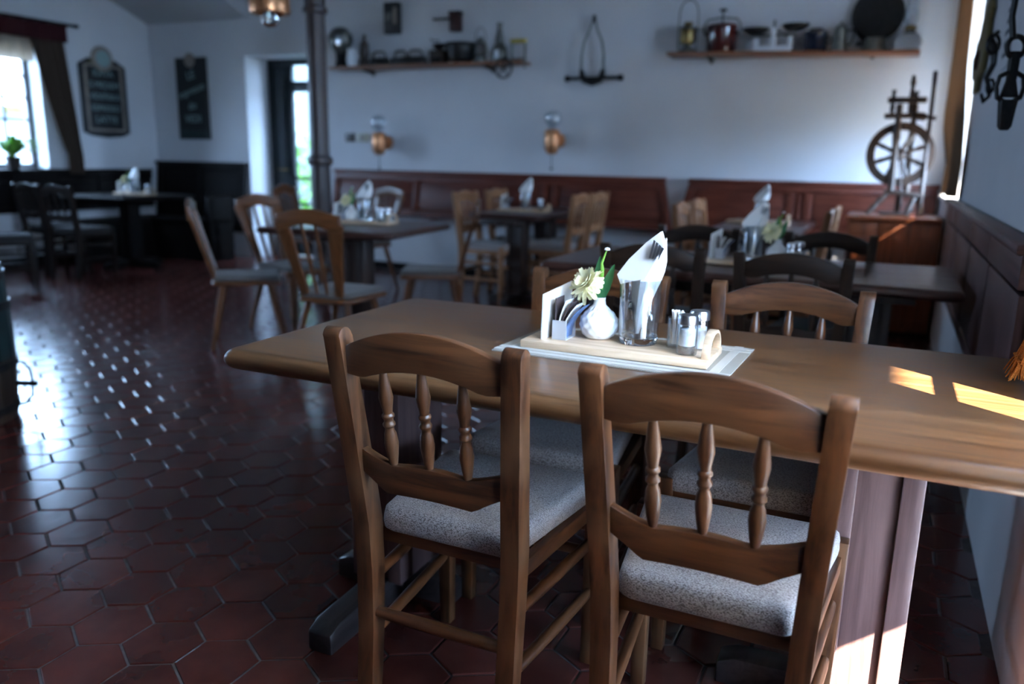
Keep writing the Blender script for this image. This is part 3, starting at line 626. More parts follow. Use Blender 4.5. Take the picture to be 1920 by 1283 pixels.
def make_peasant(name, label):
    c = thing(name, label, 'chair')
    cushion(-.20, .22, .165, .21, .395, .425, 0.06, 0.0).build('seat_board', M['px'], c, sharp=60)
    cushion(-.19, .21, .155, .20, .424, .455, 0.06, 0.008).build('seat_cushion', M['seat2'], c, sharp=70)
    for sx in (-1, 1):
        for sy in (-1, 1):
            MB().turned((sx * .20, sy * .22 + .01, 0), (sx * .125, sy * .14 + .01, .40), [(0, .0135), (.5, .0175), (.8, .021), (1, .02)], 8).build('leg', M['pz'], c)
    w = .195
    for s in (-1, 1):
        lev = []
        for i in range(9):
            t = i / 8; z = .40 + t * .44; xc = s * (.105 + .058 * t ** 1.3 + .004 * math.sin(t * PI)); hx = .024 + .022 * t ** 1.5
            lev.append((xc, -.165 - .13 * t, z, hx, .0125))
        MB().rects(lev).build('back_post', M['pz'], c, bevel=0.004)
    xs = [lerp(-w, w, i / 24) for i in range(25)]
    MB().rail(xs, lambda x: .885 + .038 * math.cos(x / w * PI / 2) ** 1.2 + .006 * (abs(x) / w) ** 6, lambda x: .800 + .042 * math.cos(x / w * PI / 2) ** 1.5, lambda x: -.296 - .012 * math.cos(x / w * PI / 2), .026).build('crest_rail', M['px'], c, bevel=0.004)
    for x in (-.035, .035):
        MB().turned((x * .9, -.172, .42), (x * 1.25, -.300, .86), [(0, .008), (.3, .011), (.5, .012), (.7, .011), (1, .008)], 10).build('spindle', M['pz'], c)
    return c
pch = make_peasant('peasant_chair', '')
G2 = 'peasant chairs around the square table'
place(pch, True, (-2.80, 3.70, 0), 0.10, 'honey-brown peasant chair with its back to us at the square table', G2)
place(pch, False, (-3.69, 3.90, 0), -0.85, 'honey-brown peasant chair seen in profile on the doorway side of the square table', G2)
place(pch, False, (-3.76, 4.42, 0), -PI / 2 - 0.1, 'honey-brown peasant chair with a bright crest behind the one in profile', G2)
place(pch, False, (-2.80, 4.76, 0), PI / 2 + 0.45, 'honey-brown peasant chair in profile on the far corner of the square table', G2)
place(pch, False, (-4.28, 6.05, 0), PI - 0.3, 'honey-brown peasant chair behind the condiment tray of the square table', G2)
place(pch, False, (-4.90, 6.12, 0), -PI / 2 + 0.2, 'honey-brown peasant chair standing in front of the glazed door', G2)

# ------------------------------------------------------------------ curtains
def drape(name, label, cat, mat, edge0, edge1, zs, xw, amp, folds, th=0.004, nseg=40, parent=None, part=None, jag=0.0):
    """hanging cloth: edge0(z)/edge1(z) are y limits, xw(z) the x of its mean plane; pleats along y; real thickness"""
    rings_f, rings_b = [], []
    rr = random.Random(hash(len(folds)) if isinstance(folds, list) else int(folds * 10))
    ph = rr.uniform(0, 6)
    vs_, fs_ = [], []
    nz = len(zs)
    for side in (-1, 1):
        for z in zs:
            a, b = edge0(z), edge1(z)
            for i in range(nseg + 1):
                t = i / nseg; y = lerp(a, b, t)
                x = xw(z) + amp * (math.sin(t * folds * 2 * PI + ph) + 0.35 * math.sin(t * folds * 4.7 * PI + 1 + 2 * z))
                vs_.append((x + side * th / 2, y, z))
    W = nseg + 1; o2 = nz * W
    for j in range(nz - 1):
        for i in range(nseg):
            q = (j * W + i, j * W + i + 1, (j + 1) * W + i + 1, (j + 1) * W + i)
            fs_.append(q); fs_.append(tuple(o2 + k for k in q[::-1]))
    for i in range(nseg):
        for j in (0, nz - 1): fs_.append((j * W + i, o2 + j * W + i, o2 + j * W + i + 1, j * W + i + 1))
    for j in range(nz - 1):
        for i in (0, nseg): fs_.append((j * W + i, (j + 1) * W + i, o2 + (j + 1) * W + i, o2 + j * W + i))
    o = MB().add(vs_, fs_).build(name, mat, parent, sharp=80)
    if label: tag(o, label, cat)
    return o
def frange(a, b, n): return [lerp(a, b, i / n) for i in range(n + 1)]
# left window: rod with rings, dark pelmet, sheer valance, tied drape
rx = XL + 0.10
t = thing('curtain_rod', 'black curtain rod with rings above the left window', 'curtain rod', (rx, 0, 2.49))
MB().rod((0, 3.9, 0), (0, 6.26, 0), 0.014).build('rod', M['iron'], t)
MB().lathe([(0.0, -0.03), (0.022, -0.01), (0.022, 0.01), (0.012, 0.03), (0.0, 0.04)], 12).xf(Matrix.Translation((0, 6.27, 0)) @ Matrix.Rotation(-PI / 2, 4, 'X')).build('finial', M['iron'], t)
for i in range(14):
    y = 4.0 + i * 0.165
    MB().tube([(0.022 * math.cos(a), y, 0.022 * math.sin(a) - 0.008) for a in frange(0, 2 * PI, 12)[:-1]], 0.0035, 6, True).build('ring', M['iron'], t)
for y in (4.3, 6.15): MB().rod((0, y, 0), (-0.10, y, 0), 0.010).build('bracket', M['iron'], t)
drape('sheer_valance', 'short cream sheer valance across the top of the left window', 'curtain', M['valance'], lambda z: 4.55, lambda z: 5.78, frange(2.08, 2.40, 6), lambda z: XL + 0.045, 0.010, 9)
def gap(z):    # inner edge of the tied drape
    return lerp(6.03, 5.70, max(0, (z - 1.15) / 1.3) ** 0.8) if z > 1.15 else 6.03
def outer(z): return lerp(6.20, 6.08, max(0, (z - 1.15) / 1.3)) if z > 1.15 else 6.20
drape('tied_drape', 'dark brown drape tied back beside the left window', 'curtain', M['darkdrape'], gap, outer, frange(0.95, 2.42, 22), lambda z: XL + 0.10, 0.018, 4)
drape('pelmet_cloth', 'dark red cloth gathered under the black curtain rod', 'curtain', M['pelmet'], lambda z: 4.0, lambda z: 6.12, frange(2.30, 2.47, 4), lambda z: XL + 0.135, 0.008, 16, nseg=90)
# right window by the spinning wheel: brown drape gathered towards a tie
def pw(z, pts):
    if z <= pts[0][0]: return pts[0][1]
    for (a, b), (c, d) in zip(pts, pts[1:]):
        if z <= c: return lerp(b, d, (z - a) / (c - a))
    return pts[-1][1]
def e0(z): return pw(z, [(0.98, 5.22), (1.22, 5.10), (1.45, 5.26), (1.75, 5.62), (2.76, 6.45)])
def e1(z): return pw(z, [(0.98, 5.95), (1.22, 5.80), (1.45, 6.75), (1.60, 6.95), (2.76, 7.0)])
drape('brown_drape', 'long translucent brown drape hanging beside the spinning wheel', 'curtain', M['drape'], e0, e1, frange(1.03, 2.76, 28), lambda z: XR - 0.046 - 0.004 * math.sin((z - 1) * 3), 0.021, 4.5)
t = thing('curtain_rod', 'wooden curtain rod above the window by the spinning wheel', 'curtain rod', (XR - 0.05, 0, 2.78))
MB().rod((0, 5.35, 0), (0, 7.05, 0), 0.014).build('rod', M['spin'], t)
for y in (5.4, 7.0): MB().rod((0, y, 0), (0.05, y, 0), 0.010).build('bracket', M['spin'], t)
# window beside the front table: added sun-softening sheer and an orange fringed curtain swept aside
drape('added_half_curtain', 'unseen low cream half curtain added to diffuse sun at the window by the front table', 'curtain', M['sheer'], lambda z: 0.352, lambda z: 1.535, frange(0.790, 1.075, 6), lambda z: XR + 0.020, 0.005, 15, nseg=150)
t = thing('orange_curtain', 'orange fringed curtain tail hanging over the end of the front table', 'curtain')
def oy0(z): return lerp(1.865, 1.80, (z - .80) / .20) if z < 1.0 else lerp(1.80, 1.66, min(1, (z - 1.0) / .3))
def oy1(z): return lerp(1.965, 1.855, min(1, (z - .80) / .20)) if z < 1.0 else lerp(1.855, 1.78, min(1, (z - 1.0) / .3))
def ox(z): return lerp(0.282, 0.335, min(1, max(0, (z - .80) / .25)))
drape('cloth', None, None, M['orange'], oy0, oy1, frange(0.81, 1.0, 6) + frange(1.02, 2.2, 16), ox, 0.004, 3.5, parent=t)
fr = MB(); rr = random.Random(5)
for i in range(34):
    y = lerp(1.866, 1.966, i / 33); p = [V(0.282 + rr.uniform(-.008, .008), y, 0.815)]
    dx, dy = rr.uniform(-.008, .004), rr.uniform(-.004, .012)
    for k in range(1, 4): p.append(V(0.282 + dx * k, y + dy * k / 2, 0.815 - 0.014 * k + rr.uniform(-.002, .002)))
    fr.tube(p, [0.0024, 0.0022, 0.0018, 0.0012], 5)
o = fr.build('fringe', M['orange'], t); o['kind'] = 'stuff'
# unseen awning outside, added to block direct sun at the right windows
def sunblocker(y0, y1, label):
    t = thing('added_sunblocker', label, 'sunblocker', (0, 0, 0))
    MB().box(XR + 0.32, XR + 2.18, y0, y1, 2.80, 2.82).build('canvas', M['valance'], t)
    MB().rod((XR + 2.17, y0, 2.80), (XR + 2.17, y1, 2.80), 0.025).build('front_bar', M['iron'], t)
    for y in (y0 + .1, y1 - .1): MB().rod((XR + 2.17, y, 2.80), (XR + 2.17, y, -0.5), 0.025).build('post', M['iron'], t)
sunblocker(-2.0, 1.36, 'unseen added awning outside near the window by the front table')
sunblocker(3.9, 7.5, 'unseen added awning outside above the window by the spinning wheel')

# wall added to dim the light of the glazed door, and a shrub
t = thing('added_garden_wall', 'pale wall added outside the glazed door to dim its light', 'wall', (0, 9.6, -0.5))
MB().box(-12, -3, 0, 0.25, 0, 4.2).build('masonry', M['ground'], t)
MB().box(-12.05, -2.95, -0.05, 0.30, 4.2, 4.3).build('coping', M['ochre'], t)
t = thing('garden_shrub', 'green shrub outside behind the glazed door', 'shrub', (-7.75, 9.1, -0.5))
rr = random.Random(21); mb = MB()
for i in range(420):
    a = rr.uniform(0, 2 * PI); u = rr.uniform(-1, 1); r_ = 0.55 * rr.uniform(.55, 1); c = V(r_ * math.cos(a) * math.sqrt(1 - u * u), .5 * r_ * math.sin(a) * math.sqrt(1 - u * u), 1.15 + 1.9 * r_ * u)
    d = V(rr.uniform(-1, 1), rr.uniform(-1, 1), rr.uniform(-.6, 1)).normalized(); sd = d.orthogonal().normalized() * .03; up = d.cross(sd).normalized() * .004
    mb.loft([[c - sd * .2, c - up * .5, c + sd * .2, c + up * .5], [c + d * .05 - sd, c + d * .05 - up, c + d * .05 + sd, c + d * .05 + up], [c + d * .11 - sd * .1, c + d * .11 - up * .2, c + d * .11 + sd * .1, c + d * .11 + up * .2]])
o = mb.build('foliage', M['leafb'], t); o['kind'] = 'stuff'
for k in range(5): MB().tube([(0, 0, 0), (.1 * math.cos(k * 1.3), .06 * math.sin(k * 1.3), .5), (.28 * math.cos(k * 1.3), .12 * math.sin(k * 1.3), 1.3)], [.025, .018, .008], 6).build('stem', M['spin'], t)

# wall added outside the left window to cut down its light
t = thing('added_courtyard_wall', 'pale wall added outside the curtained window to dim its light', 'wall', (-10.6, 0, -0.5))
MB().box(-0.3, 0, 5.0, 11.0, 0, 2.15).build('facade', M['facade'], t)
MB().box(-0.02, 0.03, 5.0, 11.0, 0, 0.9).build('plinth', M['ochre'], t)
MB().box(-0.4, 0.15, 4.9, 11.1, 2.15, 2.25).build('coping', M['ochre'], t)
for y in (5.4, 7.0, 8.6, 10.2): MB().box(-0.02, 0.05, y, y + 0.3, 0.9, 2.15).build('pilaster', M['facade'], t)

# ------------------------------------------------------------------ plant on the left window sill
t = thing('potted_plant', 'leafy green plant in a pot on the left window sill', 'plant', (XL + 0.02, 5.46, L1[2] + 0.006))
MB().lathe([(0.055, 0), (0.075, 0.10), (0.08, 0.12), (0.07, 0.12), (0.06, 0.10)], 18).build('pot', M['barrelwood'], t)
rr = random.Random(11)
for i in range(26):
    a = rr.uniform(0, 2 * PI); ln = rr.uniform(0.20, 0.40); w = rr.uniform(0.026, 0.045); up = rr.uniform(0.10, 0.26)
    mb = MB(); pts = []; d = V(math.cos(a) * 0.45, math.sin(a), 0); sd = V(-math.sin(a), math.cos(a), 0)
    rings = []
    for k in range(7):
        tt = k / 6; c = d * ln * tt + V(0, 0, 0.11 + up * math.sin(tt * 2.3) - 0.05 * tt * tt); ww = w * math.sin(PI * (0.08 + 0.92 * tt)) + 0.002
        rings.append([c - sd * ww, c + V(0, 0, -0.004), c + sd * ww, c + V(0, 0, 0.002)])
    mb.loft(rings).build('leaf', M['leafb'], t)

# ------------------------------------------------------------------ chalkboards
def text(name, body, size, mat, parent, loc, rot, ext=0.001):
    c = bpy.data.curves.new(name, 'FONT'); c.body = body; c.size = size; c.align_x = 'CENTER'; c.align_y = 'CENTER'; c.extrude = ext
    c.materials.append(mat); tmp = bpy.data.objects.new(name, c); COL.objects.link(tmp)
    bpy.context.view_layer.update(); me = bpy.data.meshes.new_from_object(tmp.evaluated_get(bpy.context.evaluated_depsgraph_get()))
    bpy.data.objects.remove(tmp); me.name = name
    o = link(name, me, parent); o.location = loc; o.rotation_euler = rot; return o
t = thing('chalkboard', 'chalk menu board with rounded crest on the wall beside the curtained window', 'chalkboard', (XL + 0.005, 6.61, 1.80))
def sh(s): return [(-0.30 * s, 0.33 * s), (-0.30 * s, -0.40 * s), (-0.2 * s, -0.44 * s), (0, -0.46 * s), (0.2 * s, -0.44 * s), (0.30 * s, -0.40 * s), (0.30 * s, 0.33 * s), (0.17 * s, 0.40 * s), (-0.17 * s, 0.40 * s)]
MB().prism(sh(1.0), 0.0, 0.018, 'yz').build('backboard', M['black'], t, bevel=0.003)
for (a, b, c, d) in ((-.245, .245, .31, .335), (-.245, .245, -.385, -.36), (-.245, -.215, -.385, .335), (.215, .245, -.385, .335)): MB().box(0.016, 0.028, a, b, c, d).build('frame_strip', M['boardframe'], t, bevel=0.003)
MB().box(0.016, 0.021, -.216, .216, -.36, .31).build('slate', M['board'], t)
MB().prism([(-.2, .352), (-.12, .385), (-.10, .345), (.10, .345), (.12, .385), (.2, .352), (.22, .342), (-.22, .342)][:3] + [(-.2, .345)], 0.016, 0.02, 'yz').build('gold_line', M['gold'], t)
MB().lathe([(0.0001, 0), (0.135, 0), (0.135, 0.02), (0.12, 0.03), (0.10, 0.026), (0.0001, 0.026)], 28).xf(Matrix.Translation((0.016, 0.0, 0.40)) @ Matrix.Rotation(PI / 2, 4, 'Y')).build('crest_disc', M['boardframe'], t)
MB().lathe([(0.0001, 0), (0.09, 0), (0.09, 0.004), (0.0001, 0.004)], 24).xf(Matrix.Translation((0.042, 0.0, 0.40)) @ Matrix.Rotation(PI / 2, 4, 'Y')).build('crest_centre', M['chalk'], t)
RT = (PI / 2, 0, PI / 2)
for i, (w, sz) in enumerate((('KÁVA', .10), ('S MEDEM', .095), ('VÍDEŇSKÁ', .085), ('ESPRESSO', .085), ('LATTE', .10))): text('chalk_line', w, sz, M['chalk'], t, (0.0225, 0.0, 0.24 - i * 0.125), RT)
t = thing('chalkboard', 'narrow black chalkboard with slanted lettering on the wall beside the doorway', 'chalkboard', (-7.54, YB - 0.004, 1.81))
MB().box(-.24, .24, -0.022, 0, -.46, .46).build('backboard', M['black'], t, bevel=0.004)
MB().box(-.215, .215, -0.025, -0.02, -.34, .44).build('slate', M['board'], t)
MB().box(-.225, .225, -0.027, -0.02, -.45, -.36).build('footer_band', M['green'], t)
MB().lathe([(0.0001, 0), (0.08, 0), (0.08, 0.012), (0.0001, 0.014)], 22).xf(Matrix.Translation((0, -0.02, 0.43)) @ Matrix.Rotation(PI / 2, 4, 'X')).build('badge', M['boardframe'], t)
for w, sz, z, r in (('LE', .13, .26, .25), ('espresso', .12, .09, .28), ('do', .12, -.08, .2), ('VEDI', .12, -.23, 0.0)): text('chalk_line', w, sz, M['chalk'], t, (0.0, -0.027, z), (PI / 2, -r, 0))

# ------------------------------------------------------------------ pendant lamp
t = thing('pendant_lamp', 'copper pendant lamp with glass globe hanging near the column', 'lamp', (-3.78, 4.35, 2.00))
MB().lathe([(0.10, 0.09), (0.125, 0.085), (0.13, 0.10), (0.125, 0.22), (0.06, 0.27), (0.02, 0.30), (0.018, 0.30), (0.055, 0.262), (0.118, 0.215), (0.12, 0.10)], 26, close=True).build('shade', M['copper'], t, sharp=50)
MB().lathe([(0.0001, 0.0), (0.03, 0.006), (0.052, 0.03), (0.055, 0.055), (0.045, 0.085), (0.025, 0.11), (0.0001, 0.115)], 20).build('glass_globe', M['glass'], t)
MB().rod((0, 0, 0.29), (0, 0, ZC - 2.00), 0.005).build('cord', M['iron'], t)

# ------------------------------------------------------------------ wall lamps
def wall_lamp(loc, label):
    t = thing('wall_lamp', label, 'lamp', loc, group='copper wall lamps')
    MB().lathe([(0.0001, 0), (0.055, 0), (0.055, 0.02), (0.02, 0.03), (0.0001, 0.03)], 20).xf(Matrix.Rotation(PI / 2, 4, 'X')).build('wall_plate', M['copper'], t)
    MB().tube([(0, -0.02, 0), (0, -0.07, -0.01), (0, -0.11, 0.0)], 0.010, 8).build('arm', M['copper'], t)
    MB().lathe([(0.0001, -0.10), (0.035, -0.095), (0.052, -0.06), (0.055, 0.0), (0.055, 0.06), (0.045, 0.075), (0.0001, 0.08)], 20, (0, -0.12, 0)).build('lamp_body', M['copper'], t)
    MB().lathe([(0.02, 0.075), (0.024, 0.09), (0.055, 0.125), (0.062, 0.155), (0.050, 0.19), (0.02, 0.208), (0.0001, 0.21)], 20, (0, -0.12, 0)).build('glass_globe', M['ribglass'], t)
    MB().rod((0, -0.12, -0.10), (0, -0.12, -0.19), 0.0025).lathe([(0.0001, -0.215), (0.012, -0.20), (0.0001, -0.185)], 10, (0, -0.12, 0)).build('pull_chain', M['iron'], t)
    t.scale = (1.3, 1.3, 1.3)
    return t
wall_lamp((-4.85, YB, 1.335), 'copper wall lamp next to the sockets, closer to the doorway')
wall_lamp((-2.92, YB, 1.37), 'copper wall lamp under the iron tool, midway along the wall')
t = thing('socket_plate', 'brown and beige socket plates on the back wall beside the column', 'wall socket', (-5.24, YB, 1.385))
MB().box(-.14, -.02, -0.012, 0, -.045, .045).build('brown_plate', M['brownpl'], t, bevel=0.004)
MB().box(.0, .16, -0.012, 0, -.045, .045).build('beige_plate', M['beige'], t, bevel=0.004)
MB().box(-.105, -.055, -0.016, -0.01, -.025, .025).build('rocker', M['black'], t, bevel=0.002)
MB().box(.05, .11, -0.016, -0.01, -.025, .025).build('rocker', M['boardframe'], t, bevel=0.002)

# ------------------------------------------------------------------ shelves and kitchenware
def shelf(x0, x1, z, label, br, dz=0.0):
    t = thing('wall_shelf', label, 'shelf', (0, YB, z))
    MB().add([V(x0, 0, 0), V(x1, 0, dz), V(x1, -0.24, dz), V(x0, -0.24, 0), V(x0, 0, -.028), V(x1, 0, dz - .028), V(x1, -0.24, dz - .028), V(x0, -0.24, -.028)], [(3, 2, 1, 0), (4, 5, 6, 7), (0, 1, 5, 4), (2, 3, 7, 6), (1, 2, 6, 5), (3, 0, 4, 7)]).build('board', M['shelf'], t, bevel=0.004)
    for x in br: MB().prism([(0, -.020), (-0.20, -.020), (-0.20, -.048), (-0.05, -.060), (0, -.085)], x - .012, x + .012, 'yz').build('bracket', M['spin'], t, bevel=0.003)
    return t
ZS1, ZS2 = 2.085, 2.105
shelf(-5.40, -3.22, ZS1, 'wooden wall shelf crowded with dark kitchen antiques beside the column', (-5.0, -3.62))
shelf(-1.86, 0.085, ZS2 + .0, 'wooden wall shelf with red pot and scales above the spinning wheel', (-1.52, -0.25), -0.05)
YS = YB - 0.13
def px(pxx, yy=YS): return at(pxx, 110, 'y', yy).x
def zs2(pxx): return ZS2 - 0.05 * (px(pxx) + 1.86) / 1.945
def lat(name, prof, mat, parent, n=22, o=(0, 0, 0), sharp=40): return MB().lathe(prof, n, o).build(name, mat, parent, sharp=sharp)
def bail(t, r, z0, h, mat, rad=0.005, axis='x', name='bail_handle'):
    p = []
    for a in frange(0, PI, 14):
        u = r * math.cos(a); p.append((u, 0, z0 + h * math.sin(a)) if axis == 'x' else (0, u, z0 + h * math.sin(a)))
    MB().tube(p, rad, 7).build(name, mat, t)
# shelf above the spinning wheel
t = thing('brass_lantern', 'brass lantern with tall arched handle on the shelf end', 'lantern', (px(1287), YS, zs2(1287)))
lat('base', [(0.0001, 0), (0.085, 0), (0.08, 0.02), (0.03, 0.045), (0.02, 0.08), (0.0001, 0.08)], M['tin'], t)
lat('body', [(0.0001, 0.07), (0.055, 0.075), (0.062, 0.09), (0.062, 0.20), (0.055, 0.215), (0.04, 0.225), (0.035, 0.25), (0.0001, 0.255)], M['brass'], t)
lat('collar', [(0.062, 0.19), (0.075, 0.195), (0.075, 0.205), (0.062, 0.21)], M['tin'], t)
MB().tube([(-0.078, 0, 0.02), (-0.082, 0, 0.2), (-0.08, 0, 0.32)] + [(-0.078 * math.cos(a), 0, 0.32 + 0.11 * math.sin(a)) for a in frange(0.1, PI - .1, 10)] + [(0.08, 0, 0.32), (0.082, 0, 0.2), (0.078, 0, 0.02)], 0.006, 7).build('handle', M['tin'], t)
t = thing('enamel_pot', 'dark red enamel pot with lid clamp on the shelf', 'pot', (px(1350), YS, zs2(1350)))
lat('body', [(0.0001, 0), (0.105, 0), (0.118, 0.02), (0.122, 0.19), (0.13, 0.198), (0.0001, 0.20)], M['redenamel'], t, 28)
lat('lid', [(0.128, 0.198), (0.122, 0.215), (0.05, 0.235), (0.0001, 0.238)], M['redenamel'], t, 28)
MB().tube([(-0.15, 0, 0.16), (-0.15, 0, 0.22), (-0.12, 0, 0.265), (0, 0, 0.28), (0.12, 0, 0.265), (0.15, 0, 0.22), (0.15, 0, 0.16)], 0.008, 8).build('clamp', M['tin'], t)
MB().rod((0, 0, 0.235), (0, 0, 0.33), 0.007).lathe([(0.0001, 0.325), (0.03, 0.33), (0.03, 0.345), (0.0001, 0.352)], 14).build('screw_knob', M['iron'], t)
for s in (-1, 1): MB().box(s * 0.12 - 0.02, s * 0.12 + 0.02, -0.02, 0.02, 0.14, 0.165).build('lug', M['iron'], t, bevel=0.004)
t = thing('kitchen_scale', 'white balance scale with two dark pans on the shelf', 'scale', (px(1447), YS, zs2(1447)))
MB().box(-.15, .15, -.05, .05, 0, .045).build('base', M['whiteenamel'], t, bevel=0.01)
for s in (-1, 1): MB().box(s * .135 - .016, s * .135 + .016, -.03, .03, .04, .115).build('guide', M['whiteenamel'], t, bevel=0.005)
MB().box(-.016, .016, -.03, .03, .04, .19).build('pillar', M['whiteenamel'], t, bevel=0.005)
MB().rod((0, 0, .18), (0, 0, .25), 0.008).build('pointer', M['iron'], t)
MB().box(-.18, .18, -.012, .012, .125, .14).build('beam', M['tin'], t)
for s, dx in ((-1, -.15), (1, .165)):
    lat('pan', [(0.0001, .135), (0.05, .14), (0.105, .175), (0.11, .19), (0.102, .178), (0.048, .148), (0.0001, .145)], M['iron'], t, 22, (dx, 0, 0.0 if s < 0 else 0.02))
MB().box(.10, .24, -.04, .03, .175, .215).build('weight', M['brass'], t, bevel=0.008)
t = thing('stew_pot', 'dark blue enamel pot with handles on the shelf', 'pot', (px(1525), YS, zs2(1525)))
lat('body', [(0.0001, 0), (0.082, 0), (0.09, 0.015), (0.094, 0.13), (0.1, 0.137), (0.0001, 0.138)], M['blueenamel'], t, 26)
lat('lid', [(0.098, 0.137), (0.085, 0.155), (0.04, 0.165), (0.0001, 0.168)], M['blueenamel'], t, 26)
MB().box(-.05, .05, -.015, .015, .163, .18).build('lid_grip', M['iron'], t, bevel=0.005)
for s in (-1, 1): MB().tube([(s * .092, 0, .10), (s * .125, 0, .105), (s * .125, 0, .07), (s * .092, 0, .065)], 0.007, 7).build('handle', M['iron'], t)
t = thing('coffee_can', 'dull tin coffee can with domed lid on the shelf', 'can', (px(1572), YS - .03, zs2(1572)))
lat('body', [(0.0001, 0), (0.062, 0), (0.06, 0.02), (0.045, 0.15), (0.045, 0.16), (0.0001, 0.16)], M['tin'], t)
lat('lid', [(0.047, 0.158), (0.042, 0.18), (0.02, 0.2), (0.008, 0.205), (0.01, 0.222), (0.0001, 0.225)], M['tin'], t)
MB().tube([(.045, 0, .15), (.09, 0, .16), (.1, 0, .12), (.085, 0, .06), (.056, 0, .04)], 0.007, 7).build('handle', M['iron'], t)
t = thing('round_pan', 'big black round pan standing upright on the shelf', 'pan', (px(1637), YS + 0.02, zs2(1637)))
MB().lathe([(0.0001, 0.015), (0.17, 0.015), (0.185, 0.0), (0.192, 0.0), (0.175, 0.03), (0.0001, 0.035)], 36).xf(Matrix.Translation((0, 0.02, 0.275)) @ Matrix.Rotation(PI / 2 + 0.08, 4, 'X')).build('dish', M['iron'], t)
lat('stand', [(0.0001, 0), (0.10, 0), (0.10, 0.02), (0.085, 0.05), (0.08, 0.10), (0.0001, 0.11)], M['tin'], t)
MB().box(-.14, -.09, -.015, .015, 0.05, 0.075).build('stand_lug', M['iron'], t, bevel=0.004)
t = thing('oil_lamp', 'glass oil lamp with tall chimney at the shelf end', 'lamp', (px(1700), YS, zs2(1700)))
lat('reservoir', [(0.0001, 0.012), (0.07, 0.012), (0.09, 0.045), (0.095, 0.075), (0.08, 0.11), (0.04, 0.135), (0.035, 0.15), (0.0001, 0.15)], M['glass'], t, 26)
lat('foot', [(0.0001, 0), (0.075, 0), (0.075, 0.01), (0.05, 0.014), (0.0001, 0.014)], M['tin'], t, 26)
lat('burner', [(0.03, 0.145), (0.045, 0.155), (0.045, 0.175), (0.035, 0.185), (0.0001, 0.185)], M['brass'], t)
MB().lathe([(0.032, 0.18), (0.05, 0.23), (0.052, 0.27), (0.04, 0.32), (0.038, 0.40), (0.036, 0.40), (0.038, 0.32), (0.05, 0.27), (0.048, 0.23), (0.030, 0.18)], 22, close=True).build('chimney', M['thin'], t)
MB().lathe([(0.04, 0.40), (0.065, 0.42), (0.068, 0.45), (0.05, 0.475), (0.048, 0.47), (0.062, 0.445), (0.06, 0.425), (0.038, 0.40)], 22, close=True).build('shade_rim', M['tin'], t)

# shelf beside the column
t = thing('globe_lamp', 'round dark metal lamp with shiny dome at the shelf end by the column', 'lamp', (px(640), YS, ZS1))
lat('foot', [(0.0001, 0), (0.075, 0), (0.07, 0.02), (0.05, 0.06), (0.055, 0.15), (0.0001, 0.16)], M['iron'], t)
lat('dome', [(0.055, 0.14), (0.10, 0.19), (0.128, 0.26), (0.12, 0.32), (0.08, 0.375), (0.03, 0.395), (0.0001, 0.397)], M['tin'], t, 28)
MB().lathe([(0.0001, 0), (0.045, 0.002), (0.05, 0.012), (0.0001, 0.02)], 18).xf(Matrix.Translation((0.05, -0.11, 0.26)) @ Matrix.Rotation(PI / 2, 4, 'X')).build('lens', M['chrome'], t)
t = thing('white_jug', 'small white enamel jug in front of the round dark lamp', 'jug', (px(659, YS - .07), YS - 0.07, ZS1))
lat('body', [(0.0001, 0), (0.035, 0), (0.045, 0.03), (0.05, 0.08), (0.035, 0.13), (0.042, 0.165), (0.036, 0.165), (0.03, 0.135), (0.0001, 0.13)], M['whiteenamel'], t)
MB().tube([(0.035, 0, .15), (.075, 0, .14), (.075, 0, .08), (.048, 0, .06)], 0.007, 7).build('handle', M['whiteenamel'], t)
t = thing('pepper_mill', 'turned wooden mill with knob beside the white jug', 'mill', (px(684), YS, ZS1))
lat('body', [(0.0001, 0), (0.06, 0), (0.06, 0.03), (0.04, 0.08), (0.05, 0.14), (0.042, 0.20), (0.0001, 0.20)], M['spin'], t)
lat('cap', [(0.045, 0.20), (0.045, 0.22), (0.02, 0.25), (0.012, 0.27), (0.02, 0.29), (0.012, 0.31), (0.0001, 0.312)], M['spin'], t)
def flat_iron(x, y, z, rz, label):
    t = thing('flat_iron', label, 'iron', (x, y, z), rz, 'old flat irons on the shelf')
    pr = [(-.11, -.05), (.03, -.05), (.12, 0), (.03, .05), (-.11, .05)]
    MB().prism(pr, 0, .045, 'xy').build('sole', M['iron'], t, bevel=0.006)
    MB().prism([(a * .9, b * .85) for a, b in pr], .045, .075, 'xy').build('body', M['iron'], t, bevel=0.008)
    MB().tube([(-.08, 0, .07), (-.085, 0, .11), (-.06, 0, .135), (.03, 0, .135), (.055, 0, .11), (.05, 0, .07)], 0.011, 8).build('handle', M['spin'], t)
flat_iron(px(716), YS - .02, ZS1, 0.1, 'old black flat iron next to the turned wooden mill')
flat_iron(px(751), YS - .02, ZS1, PI - .1, 'old black flat iron, middle of the three on the shelf')
flat_iron(px(785), YS - .03, ZS1, 0.15, 'old black flat iron beside the box coffee mill')
t = thing('coffee_mill', 'black box coffee mill with crank on the crowded shelf', 'mill', (px(820), YS + .03, ZS1))
MB().box(-.075, .075, -.06, .06, 0, .13).build('box', M['spin'], t, bevel=0.006)
MB().box(-.055, .055, -.066, -.058, .015, .06).build('drawer', M['dark'], t, bevel=0.003)
lat('hopper', [(0.02, .13), (.055, .16), (.06, .19), (0.0001, .2)], M['iron'], t)
MB().tube([(0, 0, .19), (0, 0, .225), (-.09, 0, .225), (-.09, 0, .25)], 0.006, 7).build('crank', M['iron'], t)
t = thing('cooking_pot', 'black iron pot with wide rim on the crowded shelf', 'pot', (px(864), YS, ZS1))
lat('body', [(0.0001, 0.02), (0.10, 0.02), (0.125, 0.07), (0.13, 0.16), (0.145, 0.175), (0.145, 0.185), (0.12, 0.18), (0.115, 0.08), (0.0001, 0.05)], M['iron'], t, 26)
